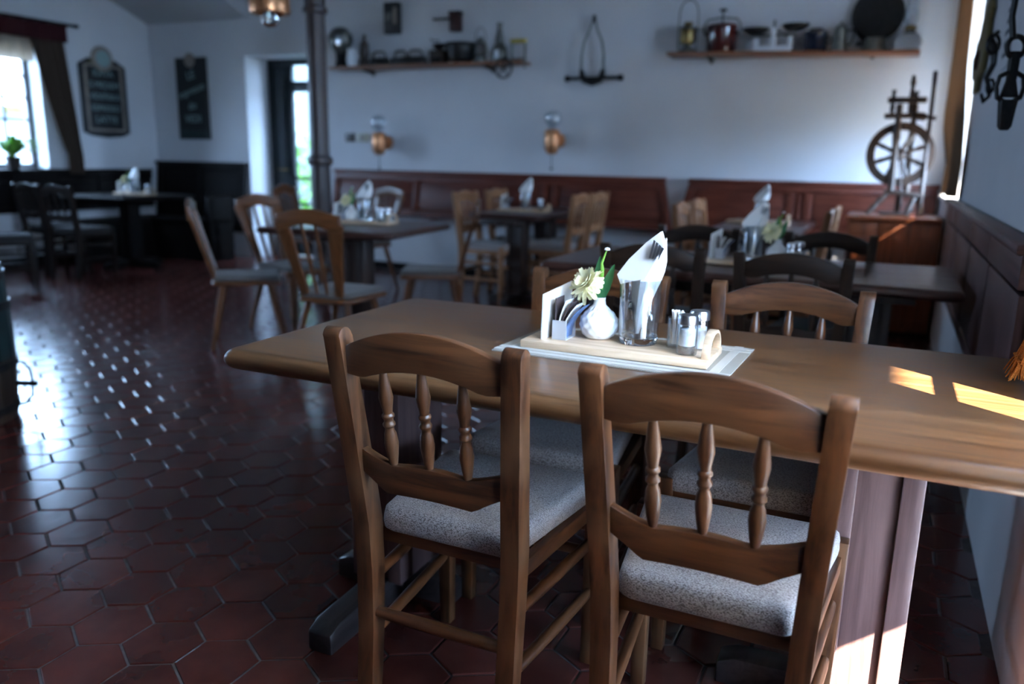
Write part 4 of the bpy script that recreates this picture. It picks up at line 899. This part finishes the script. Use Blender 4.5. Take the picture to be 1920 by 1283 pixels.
for a in (0.5, 2.6, 4.7): MB().rod((.08 * math.cos(a), .08 * math.sin(a), .03), (.095 * math.cos(a), .095 * math.sin(a), 0), 0.012).build('foot', M['iron'], t)
MB().tube([(-.13, 0, .16), (-.17, 0, .18), (-.22, 0, .185)], 0.010, 8).build('handle', M['iron'], t)
t = thing('storm_lantern', 'small grey storm lantern with wire handle on the crowded shelf', 'lantern', (px(901), YS, ZS1))
lat('tank', [(0.0001, 0), (0.055, 0), (0.06, 0.03), (0.05, 0.06), (0.0001, 0.065)], M['tin'], t)
lat('globe', [(0.032, .065), (.048, .10), (.05, .13), (.036, .17), (0.0001, .17)], M['glass'], t)
lat('cap', [(0.045, .17), (.042, .19), (.025, .21), (.025, .23), (0.0001, .235)], M['tin'], t)
for s in (-1, 1): MB().tube([(s * .055, 0, .04), (s * .065, 0, .12), (s * .045, 0, .19)], 0.005, 6).build('side_wire', M['tin'], t)
bail(t, .06, .20, .12, M['tin'], 0.004)
t = thing('paraffin_lamp', 'tall dark lamp with narrow neck near the shelf end', 'lamp', (px(937), YS, ZS1))
lat('tank', [(0.0001, 0), (0.075, 0), (0.078, 0.02), (0.07, 0.12), (0.045, 0.16), (0.04, 0.17), (0.0001, 0.17)], M['tin'], t, 24)
lat('neck', [(0.042, .165), (.045, .2), (.03, .26), (.022, .31), (.03, .33), (.03, .35), (0.0001, .355)], M['tin'], t, 24)
MB().box(-.02, .02, -.078, -.07, .03, .10).build('label_plate', M['whiteenamel'], t, bevel=0.002)
t = thing('crank_machine', 'hand-cranked kitchen machine with spoked wheel clamped to the shelf end', 'kitchen machine', (px(958, YS - .08), YS - 0.08, ZS1))
MB().box(.0, .15, -.03, .03, .15, .185).build('hopper_top', M['yellow'], t, bevel=0.006)
for x in (.005, .135): MB().box(x, x + .014, -.012, .012, -.075, .155).build('upright', M['tin'], t, bevel=0.003)
MB().box(.0, .15, -.015, .015, 0.0, .02).build('clamp_bar', M['tin'], t, bevel=0.003)
WC = V(-.04, -.075, -.075)
MB().tube([WC + V(.085 * math.cos(a), 0, .085 * math.sin(a)) for a in frange(0, 2 * PI, 28)[:-1]], 0.010, 8, True).build('crank_wheel', M['iron'], t)
for k in range(5): MB().rod(WC, WC + V(.08 * math.cos(k * 2 * PI / 5 + .3), 0, .08 * math.sin(k * 2 * PI / 5 + .3)), 0.006, 6).build('spoke', M['iron'], t)
MB().rod(WC + V(0, 0.02, 0), WC + V(0.05, .075, .09), 0.007, 7).build('axle', M['iron'], t)
# wall mounted mills above the crowded shelf
t = thing('wall_salt_box', 'small black wooden box hung on the wall above the crowded shelf', 'wall box', (-4.74, YB, 2.55))
MB().box(-.085, .085, -.075, 0, -.15, .15).build('box', M['black'], t, bevel=0.006)
MB().box(-.06, .01, -.082, -.074, -.02, .05).build('badge', M['tin'], t, bevel=0.004)
MB().box(.03, .07, -.082, -.074, -.06, .10).build('side_strip', M['boardframe'], t, bevel=0.004)
t = thing('wall_coffee_mill', 'dark red wall coffee mill with long side crank above the shelf', 'mill', (-4.01, YB, 2.475))
MB().box(-.055, .055, -.09, 0, -.085, .085).build('body', M['millred'], t, bevel=0.012)
MB().box(-.06, .06, -.095, .0, .075, .10).build('lid', M['iron'], t, bevel=0.006)
MB().tube([(-.04, -.10, .03), (-.18, -.10, .03), (-.20, -.10, .03), (-.20, -.13, .03)], 0.009, 7).build('crank', M['iron'], t)

# iron tool with curved arms on the wall
c0 = at(1112, 100, 'y', YB - 0.05); t = thing('brace_drill', 'old dark tool with two bowed arms and crossbar on the back wall', 'tool', (c0.x, YB - 0.05, c0.z))
for s in (-1, 1): MB().tube([(s * .012 - .0, 0, .28), (s * .035, -.01, .20), (s * .085, -.01, .10), (s * .105, -.01, -.02), (s * .105, -.01, -.13), (s * .09, 0, -.20)], [.010, .010, .011, .012, .016, .02], 8).build('bowed_arm', M['tin'], t)
MB().lathe([(0.0001, 0.26), (0.016, .265), (.02, .30), (.012, .325), (0.0001, .33)], 12).build('top_ring', M['iron'], t)
MB().prism([(-.12, -.14), (-.12, -.2), (-.09, -.255), (0, -.285), (.09, -.255), (.12, -.2), (.12, -.14), (.085, -.14), (.07, -.195), (0, -.22), (-.07, -.195), (-.085, -.14)], -.025, .02, 'xz').build('bowl', M['iron'], t, bevel=0.006)
MB().turned((-.26, 0, -.215), (.29, 0, -.215), [(0, .026), (.06, .026), (.09, .014), (.25, .015), (.75, .015), (.91, .014), (.94, .026), (1, .026)], 12).build('crossbar', M['iron'], t)

# ------------------------------------------------------------------ sideboard and spinning wheel
SX0, SX1, SY0, SY1, SZ = -0.25, 0.345, 6.16, 6.72, 0.85
t = thing('sideboard', 'red-brown sideboard with arched door panels in the back corner', 'sideboard', (0, 0, 0))
MB().box(SX0, SX1, SY0 + .02, SY1, 0.05, SZ - .03).build('body', M['side'], t, bevel=0.004)
MB().box(SX0 - .015, SX1, SY0 - .01, SY1, SZ - .03, SZ).build('top_board', M['side'], t, bevel=0.005)
MB().box(SX0 + .01, SX1, SY0 + .03, SY1, 0, .05).build('plinth', M['dark'], t)
nd = 3; wd = (SX1 - SX0) / nd
for i in range(nd):
    a, b = SX0 + i * wd + .006, SX0 + (i + 1) * wd - .006; m_ = (a + b) / 2
    d = MB().box(a, b, SY0, SY0 + .022, .08, SZ - .045).build('cabinet_door', M['side'], t, bevel=0.004)
    r_ = (b - a) / 2 - .035
    pr = [(m_ - r_, .14), (m_ + r_, .14), (m_ + r_, .66)] + [(m_ + r_ * math.cos(q), .66 + r_ * .9 * math.sin(q)) for q in frange(0.1, PI - .1, 10)] + [(m_ - r_, .66)]
    MB().prism(pr, SY0 - .008, SY0 + .004, 'xz').build('arched_panel', M['side'], d, bevel=0.006)
    MB().lathe([(0.0001, 0), (.008, 0), (.008, .012), (.013, .02), (0.0001, .027)], 12).xf(Matrix.Translation((b - .018, SY0, .50)) @ Matrix.Rotation(PI / 2, 4, 'X')).build('knob', M['brass'], d)
YW = 6.46
t = thing('spinning_wheel', 'old wooden spinning wheel standing on the sideboard', 'spinning wheel', (0.06, YW, SZ + .005))
wc = at(1687, 291, 'y', YW) - V(0.06, YW, SZ); Rw = 0.222
p = []
for a in frange(0, 2 * PI, 40)[:-1]: p.append(a)
rim = MB(); rim.loft([[V(wc.x + r_ * math.cos(a), y_, wc.z + r_ * math.sin(a)) for r_, y_ in ((Rw, -.03), (Rw, .03), (Rw - .056, .03), (Rw - .056, -.03))] for a in p], closed=True)
wheel = rim.build('wheel', M['spin'], t, sharp=30)
for k in range(8):
    a = k * PI / 4 + .35; MB().turned(wc + V(.03 * math.cos(a), 0, .03 * math.sin(a)), wc + V((Rw - .03) * math.cos(a), 0, (Rw - .03) * math.sin(a)), [(0, .012), (.25, .017), (.4, .012), (.6, .017), (1, .012)], 8).build('spoke', M['spin'], wheel)
MB().turned(wc + V(0, -.05, 0), wc + V(0, .05, 0), [(0, .016), (.3, .044), (.7, .044), (1, .016)], 14).build('hub', M['spin'], wheel)
bz = 0.155
MB().add([V(-.10, -.075, bz + .02), V(.15, -.075, bz - .005), V(.15, .075, bz - .005), V(-.10, .075, bz + .02), V(-.10, -.075, bz - .008), V(.15, -.075, bz - .033), V(.15, .075, bz - .033), V(-.10, .075, bz - .008)], [(0, 1, 2, 3), (7, 6, 5, 4), (0, 4, 5, 1), (2, 6, 7, 3), (1, 5, 6, 2), (0, 3, 7, 4)]).build('bench_board', M['spin'], t, bevel=0.004)
for a, b in (((-.08, -.05, bz), (-.20, -.10, 0)), ((.0, .05, bz - .01), (-.005, .12, 0)), ((.10, -.05, bz - .02), (.055, -.12, 0)), ((.12, .05, bz - .02), (.16, .10, 0))): MB().turned(b, a, [(0, .016), (.4, .022), (.5, .017), (.6, .022), (1, .018)], 9).build('leg', M['spin'], t)
for y, x_ in ((-.055, -.04), (.055, .06)): MB().turned((x_ - .02, y, bz), (wc.x + x_, y, wc.z + .34), [(0, .022), (.3, .027), (.5, .021), (.62, .028), (.8, .021), (1, .023)], 9).build('upright', M['spin'], t)
tz = wc.z + .34
MB().box(wc.x - .12, wc.x + .13, -.03, .03, tz + .01, tz + .05).build('top_bar', M['spin'], t, bevel=0.006)
MB().box(wc.x - .13, wc.x + .05, -.07, .07, wc.z + .245, wc.z + .28).build('mother_board', M['spin'], t, bevel=0.006)
for x, h in ((-.085, .16), (.03, .20), (.06, .15)): MB().turned((wc.x + x, 0, wc.z + .28), (wc.x + x, 0, wc.z + .28 + h), [(0, .013), (.3, .018), (.45, .012), (.6, .018), (.85, .012), (1, .018)], 9).build('maiden_post', M['spin'], t)
MB().lathe([(0.0001, 0), (.018, .004), (.02, .025), (.012, .04), (.016, .055), (0.0001, .07)], 12, (wc.x + .03, 0, wc.z + .47)).build('finial', M['spin'], t)
MB().turned((wc.x + .02, -.0, wc.z + .27), (wc.x + .20, -.02, wc.z + .245), [(0, .010), (.2, .012), (.3, .028), (.62, .028), (.7, .012), (.9, .014), (1, .02)], 10).build('bobbin', M['spin'], t)
MB().rod((.14, -.06, 0.0), (wc.x + .16, 0, wc.z + .56), 0.014).build('distaff', M['spin'], t)
MB().rod((wc.x, -.05, wc.z), (.02, -.06, .06), 0.006).build('footman_rod', M['spin'], t)
MB().box(-.12, .04, -.10, .02, .0, .014).build('treadle', M['spin'], t, bevel=0.003)

# ------------------------------------------------------------------ things hung on the right wall
t = thing('carved_plaque', 'ochre carved wooden plaque with cut-out outline on the wall by the drape', 'plaque', at(1846, 92, 'x', XR - .01) + V(.01, 0, 0)); t.scale = (1, 1.9, 1.1)
MB().prism([(.26, -.02), (.26, .0), (.19, -.11), (.12, -.12), (.11, -.19), (.0, -.19), (-.02, -.13), (-.10, -.11), (-.13, .02), (-.12, .10), (-.15, .14), (-.10, .2), (-.05, .21), (.0, .19), (.03, .14), (.09, .13), (.10, .08), (.18, .06), (.19, .02)][1:], -.028, -.004, 'yz').build('plaque_board', M['plaque'], t, bevel=0.003)
MB().tube([(-.03, .06 + .0, -.05)] and [(-.03, .05 + .04 * math.cos(a), -.04 + .04 * math.sin(a)) for a in frange(0, 2 * PI, 14)[:-1]], 0.006, 6, True).build('carving', M['pelmet'], t)
t = thing('iron_hook', 'ornate black iron hook hanging beside the carved plaque', 'hook', at(1856, 128, 'x', XR - .045), -0.9); t.scale = (1, .5, .8)
MB().tube([(0, .03, .18), (0, -.03, .15), (0, .02, .10), (0, .03, .02), (0, -.02, -.05), (0, .02, -.10), (0, .03, -.14), (0, -.02, -.17), (0, -.05, -.13)], [.012, .016, .02, .016, .014, .012, .011, .010, .008], 8).build('shank', M['iron'], t)
MB().tube([(0, .06 * math.cos(a), .12 + .045 * math.sin(a)) for a in frange(0, 2 * PI, 14)[:-1]], 0.010, 7, True).build('scroll', M['iron'], t)
MB().tube([(0, .03 + .035 * math.cos(a), -.09 + .035 * math.sin(a)) for a in frange(0, 2 * PI, 12)[:-1]], 0.008, 7, True).build('scroll', M['iron'], t)
t = thing('iron_pulley', 'big black iron pulley hook on a strap hanging on the wall', 'pulley', at(1899, 128, 'x', XR - .06), -1.2); t.scale = (.8, .42, .63)
MB().tube([(0, -.10, .62), (0, -.05, .40), (0, -.06, .24), (0, -.03, .14)], 0.018, 8).build('strap', M['iron'], t)
MB().tube([(0, .0 + .065 * math.cos(a), .10 + .05 * math.sin(a)) for a in frange(0, 2 * PI, 16)[:-1]], 0.014, 8, True).build('eye', M['iron'], t)
MB().rects([(0, .0, -.06, .014, .030), (0, 0, .08, .014, .034)]).build('shank', M['iron'], t, bevel=0.005)
for s in (-1, 1): MB().tube([(0, s * .03, -.02), (0, s * .085, -.04), (0, s * .10, -.09), (0, s * .085, -.14), (0, s * .03, -.16)], 0.013, 8).build('cheek', M['iron'], t)
MB().rects([(0, 0, -.14, .016, .060), (0, 0, -.02, .010, .018)]).build('block', M['iron'], t, bevel=0.005)
MB().rects([(0, .0, -.30, .010, .030), (0, .0, -.28, .016, .044), (0, 0, -.15, .018, .062)]).build('tongue', M['iron'], t, bevel=0.008)
t = thing('paper_notice', 'small paper notice with grey lines of print near the iron pulley', 'notice', at(1897, 30, 'x', XR - .003))
MB().box(-.003, 0, -.12, .12, -.20, .22).build('sheet', M['wall'], t)
rr = random.Random(2)
for i in range(8):
    z = .17 - i * .045; y = -.09
    while y < .08:
        w = rr.uniform(.02, .05); MB().box(-.0045, -.003, y, min(y + w, .1), z - .009, z + .009).build('print', M['print'], t); y += w + .012

# ------------------------------------------------------------------ barrel at the picture edge
bc = at(38, 792, 'z', 0.0); BR = 0.27
t = thing('rain_barrel', 'dark green and brown wooden barrel with iron hoops at the picture edge', 'barrel', (bc.x - BR * .88 - .05, bc.y - BR * .45, 0)); t.scale = (1, 1, .95)
ns = 20
for k in range(ns):
    a0, a1 = k * 2 * PI / ns + .012, (k + 1) * 2 * PI / ns - .012
    for z0, z1, m_ in ((0.0, .30, M['barrelwood']), (.30, .74, M['green'])):
        if m_ is M['green']: nm = 'painted_stave'
        else: nm = 'stave'
        rings = []
        for i in range(5):
            z = lerp(z0, z1, i / 4); r_ = BR - .012 + .018 * math.sin(PI * z / .74)
            rings.append([V(r_ * math.cos(a), r_ * math.sin(a), z) for a in (a0, (a0 + a1) / 2, a1)] + [V((r_ - .02) * math.cos(a), (r_ - .02) * math.sin(a), z) for a in (a1, (a0 + a1) / 2, a0)])
        MB().loft(rings).build(nm, m_, t, sharp=30)
for z in (.06, .27, .55, .69):
    r_ = BR - .008 + .018 * math.sin(PI * z / .74)
    MB().lathe([(r_ - .006, z - .018), (r_ + .003, z - .018), (r_ + .003, z + .018), (r_ - .006, z + .018)], 40, close=True).build('hoop', M['iron'], t, sharp=30)
MB().lathe([(0.0001, .70), (BR - .02, .70), (BR - .02, .72), (0.0001, .72)], 32).build('barrel_head', M['barrelwood'], t)
ha = 0.75
hd = V(math.cos(ha), math.sin(ha), 0)
MB().tube([hd * (BR + .002) + V(0, 0, .275), hd * (BR + .035) + V(0, 0, .265), hd * (BR + .06) + V(0, 0, .23), hd * (BR + .065) + V(0, 0, .17), hd * (BR + .06) + V(0, 0, .10), hd * (BR + .03) + V(0, 0, .065), hd * (BR + .002) + V(0, 0, .06)], 0.006, 8).build('tap_handle', M['iron'], t)
MB().rod(hd * (BR - .01) + V(0, 0, .165), hd * (BR + .085) + V(0, 0, .155), 0.013).build('tap', M['iron'], t)

# ------------------------------------------------------------------ table-top sets
ZT = 0.76
def outline_ring(pts, z): return [V(a, b, z) for a, b in pts]
def make_mat():
    t = thing('table_mat', '', 'table mat')
    MB().box(-.27, .27, -.165, .165, 0, .003).build('weave', M['mat'], t)
    for y in (-.145, -.118, .118, .145): MB().box(-.27, .27, y - .008, y + .008, .0028, .0042).build('stripe', M['matlight'], t)
    for x in (-.235, .235): MB().box(x - .010, x + .010, -.165, .165, .0026, .0040).build('stripe', M['matlight'], t)
    return t
def make_tray():
    t = thing('serving_tray', '', 'tray')
    MB().box(-.22, .22, -.085, .085, .004, .022).build('board', M['tray'], t, bevel=0.003)
    for s in (1,):
        p = []
        for a in frange(0, PI, 12): p.append((.066 * math.cos(a) * (1 if abs(math.cos(a)) < .8 else 1), .020 + .055 * math.sin(a) ** .8))
        inn = [(u * .90, .018 + (v - .020) * .90) for u, v in p]
        MB().loft([[V(s * .218 - .016, a, b) for a, b in (q, i_)] + [V(s * .218 + .002, a, b) for a, b in (i_, q)] for q, i_ in zip(p, inn)]).build('handle', M['tray'], t, bevel=0.001)
    return t
def make_vase(detail=True):
    t = thing('bud_vase', '', 'vase')
    n = 72; rings = []
    prof = [(0.022, 0), (0.030, .002), (0.040, .012), (0.0455, .028), (0.046, .036), (0.043, .050), (0.034, .062), (0.022, .073), (0.0155, .081), (0.0135, .091), (0.0142, .099), (0.0118, .099), (0.0105, .090), (0.011, .080)]
    P2 = []
    for i in range(len(prof) - 1):
        for k in range(4): P2.append((lerp(prof[i][0], prof[i + 1][0], k / 4), lerp(prof[i][1], prof[i + 1][1], k / 4), i))
    for j, (r, z, i) in enumerate(P2):
        row = []
        for q in range(n):
            a = 2 * PI * q / n; d = 0.0
            if .006 < z < .076 and i < 8: d = 0.0017 * math.cos(12 * a + (PI if int(z / .0135) % 2 else 0)) * abs(math.sin(PI * z / .0135))
            row.append(V((r + d) * math.cos(a), (r + d) * math.sin(a), z))
        rings.append(row)
    MB().loft(rings).build('vase_body', M['ceramic'], t, sharp=50)
    rr = random.Random(4)
    MB().tube([(0, 0, .05), (0, 0, .105), (-.014, -.006, .122)], 0.0035, 6).build('stem', M['stem'], t)
    fc = V(-.028, -.016, .130); fl_ = MB()
    for layer, (cnt, ln, tilt) in enumerate(((16, .044, -.12), (15, .043, .15), (14, .039, .42), (12, .033, .72), (9, .026, 1.0), (6, .016, 1.3))):
        for k in range(cnt):
            a = k * 2 * PI / cnt + layer * .4 + rr.uniform(-.15, .15); d = V(math.cos(a), math.sin(a), 0); sd = V(-math.sin(a), math.cos(a), 0); L = ln * rr.uniform(.85, 1.15); w = .0066
            rg = []
            for i in range(5):
                tt = i / 4; c = d * L * tt * math.cos(tilt * (1 - .3 * tt)) + V(0, 0, L * tt * math.sin(tilt) - .012 * tt * tt * (1 if layer < 2 else 0)); ww = w * (.35 + .9 * math.sin(PI * min(.93, .1 + .75 * tt)))
                rg.append([c - sd * ww + V(0, 0, .002), c + V(0, 0, -.001), c + sd * ww + V(0, 0, .002), c + V(0, 0, .0005)])
            q = V(0, 0, 1).rotation_difference(V(-.45, -.65, .6).normalized()); mb = MB().loft(rg); mb.xf(Matrix.Translation(fc) @ q.to_matrix().to_4x4())
            mb.build('petal', M['petal'], t)
    for (p0, p1, p2, w) in (((.004, 0, .09), (.014, .004, .135), (.030, .006, .178), .011), ((-.004, .004, .09), (-.010, .006, .145), (-.006, .008, .195), .011), ((.002, -.004, .088), (.004, -.008, .105), (.004, -.010, .122), .010)):
        rg = []
        for i in range(7):
            tt = i / 6; c = V(*p0) * (1 - tt) ** 2 + V(*p1) * 2 * tt * (1 - tt) + V(*p2) * tt * tt; ww = w * math.sin(PI * (.12 + .86 * tt)) + .001
            rg.append([c + V(-ww, 0, 0), c + V(0, .003, 0), c + V(ww, 0, 0), c + V(0, .0018, 0)])
        MB().loft(rg).build('leaf', M['leaf'], t)
    MB().tube([(.002, 0, .09), (.003, 0, .165), (.001, 0, .18), (.012, 0, .212)], [.0035, .0045, .003, .0015], 6).build('stalk', M['stem'], t)
    MB().lathe([(0.0001, 0), (.007, .002), (.006, .006), (0.0001, .008)], 10, (.013, 0, .210)).build('bud', M['paper'], t)
    return t
def make_napkins():
    t = thing('napkin_glass', '', 'napkin holder')
    MB().lathe([(.0455, .018), (.0495, .152), (.0475, .152), (.0435, .020)], 44, close=True).build('glass_tumbler', M['thin'], t, sharp=50)
    MB().lathe([(0.0001, 0), (.041, 0), (.0445, .003), (.0457, .018), (.040, .016), (0.0001, .013)], 44).build('glass_base', M['glass'], t, sharp=50)
    # folded napkin cone: a wide sheet wrapped round, rising to a point
    rg = []
    for i in range(11):
        tt = i / 10; z = .022 + .205 * tt; w = lerp(.006, .050, min(1, tt * 1.25)) * (1 if tt < .72 else lerp(1, .58, (tt - .72) / .28)); sx = lerp(-.004, .030, tt ** 1.5); d = lerp(.005, .026, min(1, tt * 1.2)) * (1 if tt < .7 else lerp(1, .45, (tt - .7) / .3))
        row = []
        for k in range(14):
            a = 2 * PI * k / 14; row.append(V(sx + w * math.cos(a) * .86, d * math.sin(a) * (1 + .2 * math.sin(3 * a)), z + (0.022 * math.cos(a - .3) if tt > .6 else 0.0) * (tt - .6) / .4))
        rg.append(row)
    MB().loft(rg).build('folded_napkin', M['paper'], t, sharp=25)
    p = [V(-.052, -.020, .160), V(-.040, -.030, .140), V(.020, -.038, .158), V(.056, -.030, .232), V(.042, -.016, .262), V(.012, -.014, .238), V(-.028, -.014, .196)]
    q = [v + V(.004, .008, .002) for v in p]
    MB().add(p + q, [(0, 1, 2, 3, 4, 5, 6), (13, 12, 11, 10, 9, 8, 7)] + [(i, (i + 1) % 7, (i + 1) % 7 + 7, i + 7) for i in range(7)]).build('napkin_flap', M['paper'], t, sharp=20)
    for i in range(4):
        x = .026 + i * .0065
        MB().add([V(x, -.040, .205 - i * .002), V(x + .004, -.040, .205), V(x + .012, -.034, .243 - i * .005), V(x + .007, -.034, .246 - i * .005), V(x, -.036, .205 - i * .002), V(x + .004, -.036, .205), V(x + .012, -.030, .243 - i * .005), V(x + .007, -.030, .246 - i * .005)], [(0, 1, 2, 3), (7, 6, 5, 4), (0, 4, 5, 1), (2, 6, 7, 3), (1, 5, 6, 2), (0, 3, 7, 4)]).build('cutlery_end', M['steel'], t)
    MB().turned((-.018, 0, .02), (-.014, 0, .10), [(0, .006), (.7, .006), (.74, .012), (.82, .013), (.9, .010), (1, .004)], 12).build('glass_stopper', M['glass'], t)
    return t
def make_shaker(fill, ribs=True):
    t = thing('shaker', '', 'shaker')
    n = 48; rg = []
    for z, r in ((0, .021), (.002, .0225), (.066, .0215), (.070, .020)):
        rg.append([V(r * (1 + (.022 * math.cos(16 * 2 * PI * k / n) if ribs and 0 < z < .068 else 0)) * math.cos(2 * PI * k / n), r * (1 + (.022 * math.cos(16 * 2 * PI * k / n) if ribs and 0 < z < .068 else 0)) * math.sin(2 * PI * k / n), z) for k in range(n)])
    MB().loft(rg).build('glass_body', M['ribglass'], t, sharp=60)
    if fill is M['salt']: MB().lathe([(0.0001, .004), (.0178, .004), (.0182, .030), (.0178, .052), (0.0001, .054)], 24).build('contents', fill, t)
    else:
        MB().lathe([(0.0001, .004), (.0178, .004), (.018, .020), (0.0001, .024)], 24).build('contents', fill, t)  # lower part is a dark reflection in the glass, put in as colour
        MB().lathe([(0.0001, .0245), (.018, .0205), (.0182, .040), (.0178, .058), (0.0001, .060)], 24).build('contents', M['salt'], t)
    MB().lathe([(.0205, .068), (.0228, .069), (.0228, .084), (.0205, .089), (0.0001, .0905)], 28).build('steel_cap', M['steel'], t, sharp=30)
    return t
def make_picks():
    t = thing('toothpick_jar', '', 'toothpick jar')
    MB().lathe([(0.0001, 0), (.020, 0), (.021, .003), (.021, .070), (.0192, .070), (.0192, .006), (0.0001, .005)], 30).build('glass_jar', M['thin'], t, sharp=50)
    rr = random.Random(9)
    for i in range(16):
        a = rr.uniform(0, 2 * PI); r0 = rr.uniform(0, .008); r1 = rr.uniform(.002, .0165); z = rr.uniform(.080, .088); b = a + rr.uniform(-.4, .4)
        MB().box(-.0022, .0022, -.0022, .0022, 0, 1).xf(Matrix(((1, 0, r1 * math.cos(b) - r0 * math.cos(a), r0 * math.cos(a)), (0, 1, r1 * math.sin(b) - r0 * math.sin(a), r0 * math.sin(a)), (0, 0, z - .008, .008), (0, 0, 0, 1)))).build('paper_sachet', M['paper'], t)
    return t
def make_cards():
    t = thing('menu_holder', '', 'menu holder')
    MB().box(-.004, .032, -.030, -.028, 0, .046).box(-.004, .032, .030, .032, 0, .046).box(-.004, .032, -.030, .032, 0, .002).build('steel_stand', M['brushed'], t)
    MB().add([V(-.026, -.045, 0), V(-.022, -.045, 0), V(-.004, .085, 0), V(-.008, .085, 0), V(-.024, -.045, .108), V(-.020, -.045, .108), V(.002, .085, .125), V(-.002, .085, .125)], [(0, 1, 2, 3), (7, 6, 5, 4), (0, 4, 5, 1), (2, 6, 7, 3), (1, 5, 6, 2), (0, 3, 7, 4)]).build('menu_sheet', M['paper'], t)
    for i, m_ in enumerate(('carddark', 'paper', 'carddark', 'paper', 'cardblue')):
        x = .001 + i * .0055; rg = []
        for k in range(6):
            tt = k / 5; z = .003 + .095 * tt * (1 - .04 * i); xx = x + (.010 + .006 * i) * tt * tt * (0 if i == 0 else 1.3)
            rg.append([V(xx, -.026, z), V(xx + .002, -.026, z), V(xx + .002, .027, z), V(xx, .027, z)])
        MB().loft(rg).build('leaflet', M[m_], t)
    return t
P_mat, P_tray, P_vase, P_nap, P_salt, P_dark, P_pick, P_card = make_mat(), make_tray(), make_vase(), make_napkins(), make_shaker(M['salt']), make_shaker(M['dark_reflection']), make_picks(), make_cards()
def put(proto, first, loc, rz, label, group=None): return place(proto, first, loc, rz, label, group)
GS = 'condiment sets on the tables'
tc_ = V(-.535, 1.768, ZT + .0005)
put(P_mat, True, tc_ + V(.005, .022, 0), -0.03, 'pale woven table mat with light stripes under the tray on the oak table', GS)
put(P_tray, True, tc_ + V(0, 0, .0), 0.0, 'pale wooden tray with arched handles on the oak table', GS)
zt_ = ZT + .0225
def onz(a, b): 
    q = at(a, b, 'z', zt_); return q
put(P_vase, True, onz(1110, 640) + V(0, .045, 0), 0.0, 'dimpled white bud vase with a cream flower on the oak table tray', GS)
put(P_nap, True, onz(1185, 650) + V(0, .046, 0), 0.0, 'glass stuffed with white napkins on the oak table tray', GS)
put(P_pick, True, onz(1262, 655) + V(0, .022, 0), 0.0, 'small glass jar of white sachets beside the shakers on the oak table', GS)
put(P_salt, True, onz(1304, 658) + V(0, .022, 0), 0.0, 'salt shaker behind the ribbed half-dark shaker on the oak table tray', GS)
put(P_dark, True, onz(1282, 668) + V(0, .022, 0), 0.2, 'ribbed half-dark shaker in front on the oak table tray', GS)
put(P_card, True, onz(1036, 637) + V(0, .035, 0), 0.0, 'steel menu holder with leaflets at the end of the oak table tray', GS)
def tray_set(x, y, rz, where, items='vnsc', dx=0):
    Rz = Matrix.Rotation(rz, 3, 'Z'); B = V(x, y, ZT + .0005)
    put(P_tray, False, B, rz, 'pale wooden tray on ' + where, GS)
    for k, off in (('c', (-.17, 0)), ('v', (.085, -.01) if 'x' in items else (-.09, 0)), ('n', (-.02, .0) if 'x' in items else (.01, .0)), ('t', (.09, .03)), ('s', (.17, .02)), ('p', (.15, -.045))):
        if k not in items: continue
        pr, nm = {'c': (P_card, 'steel menu holder with leaflets on '), 'v': (P_vase, 'white bud vase with a flower on '), 'n': (P_nap, 'glass of white napkins on '), 't': (P_pick, 'small glass jar of sachets on '), 's': (P_salt, 'salt shaker on '), 'p': (P_dark, 'half-dark ribbed shaker on ')}[k]
        put(pr, False, B + Rz @ V(off[0], off[1], .022), rz, nm + where, GS)
p = at(700, 412, 'z', ZT); tray_set(-3.12, 4.40, 0.1, 'the square table beside the column', 'cvntsp')
tray_set(-.50, 3.62, 0.0, 'the dark table in the second row', 'cvnspx')
tray_set(-2.79, 6.25, 0.2, 'the back table below the iron tool', 'cnp')
tray_set(-.86, 6.15, 0.0, 'the back table beside the sideboard', 'n')
tray_set(-7.05, 5.95, 0.0, 'the black corner table', 'cnvs')
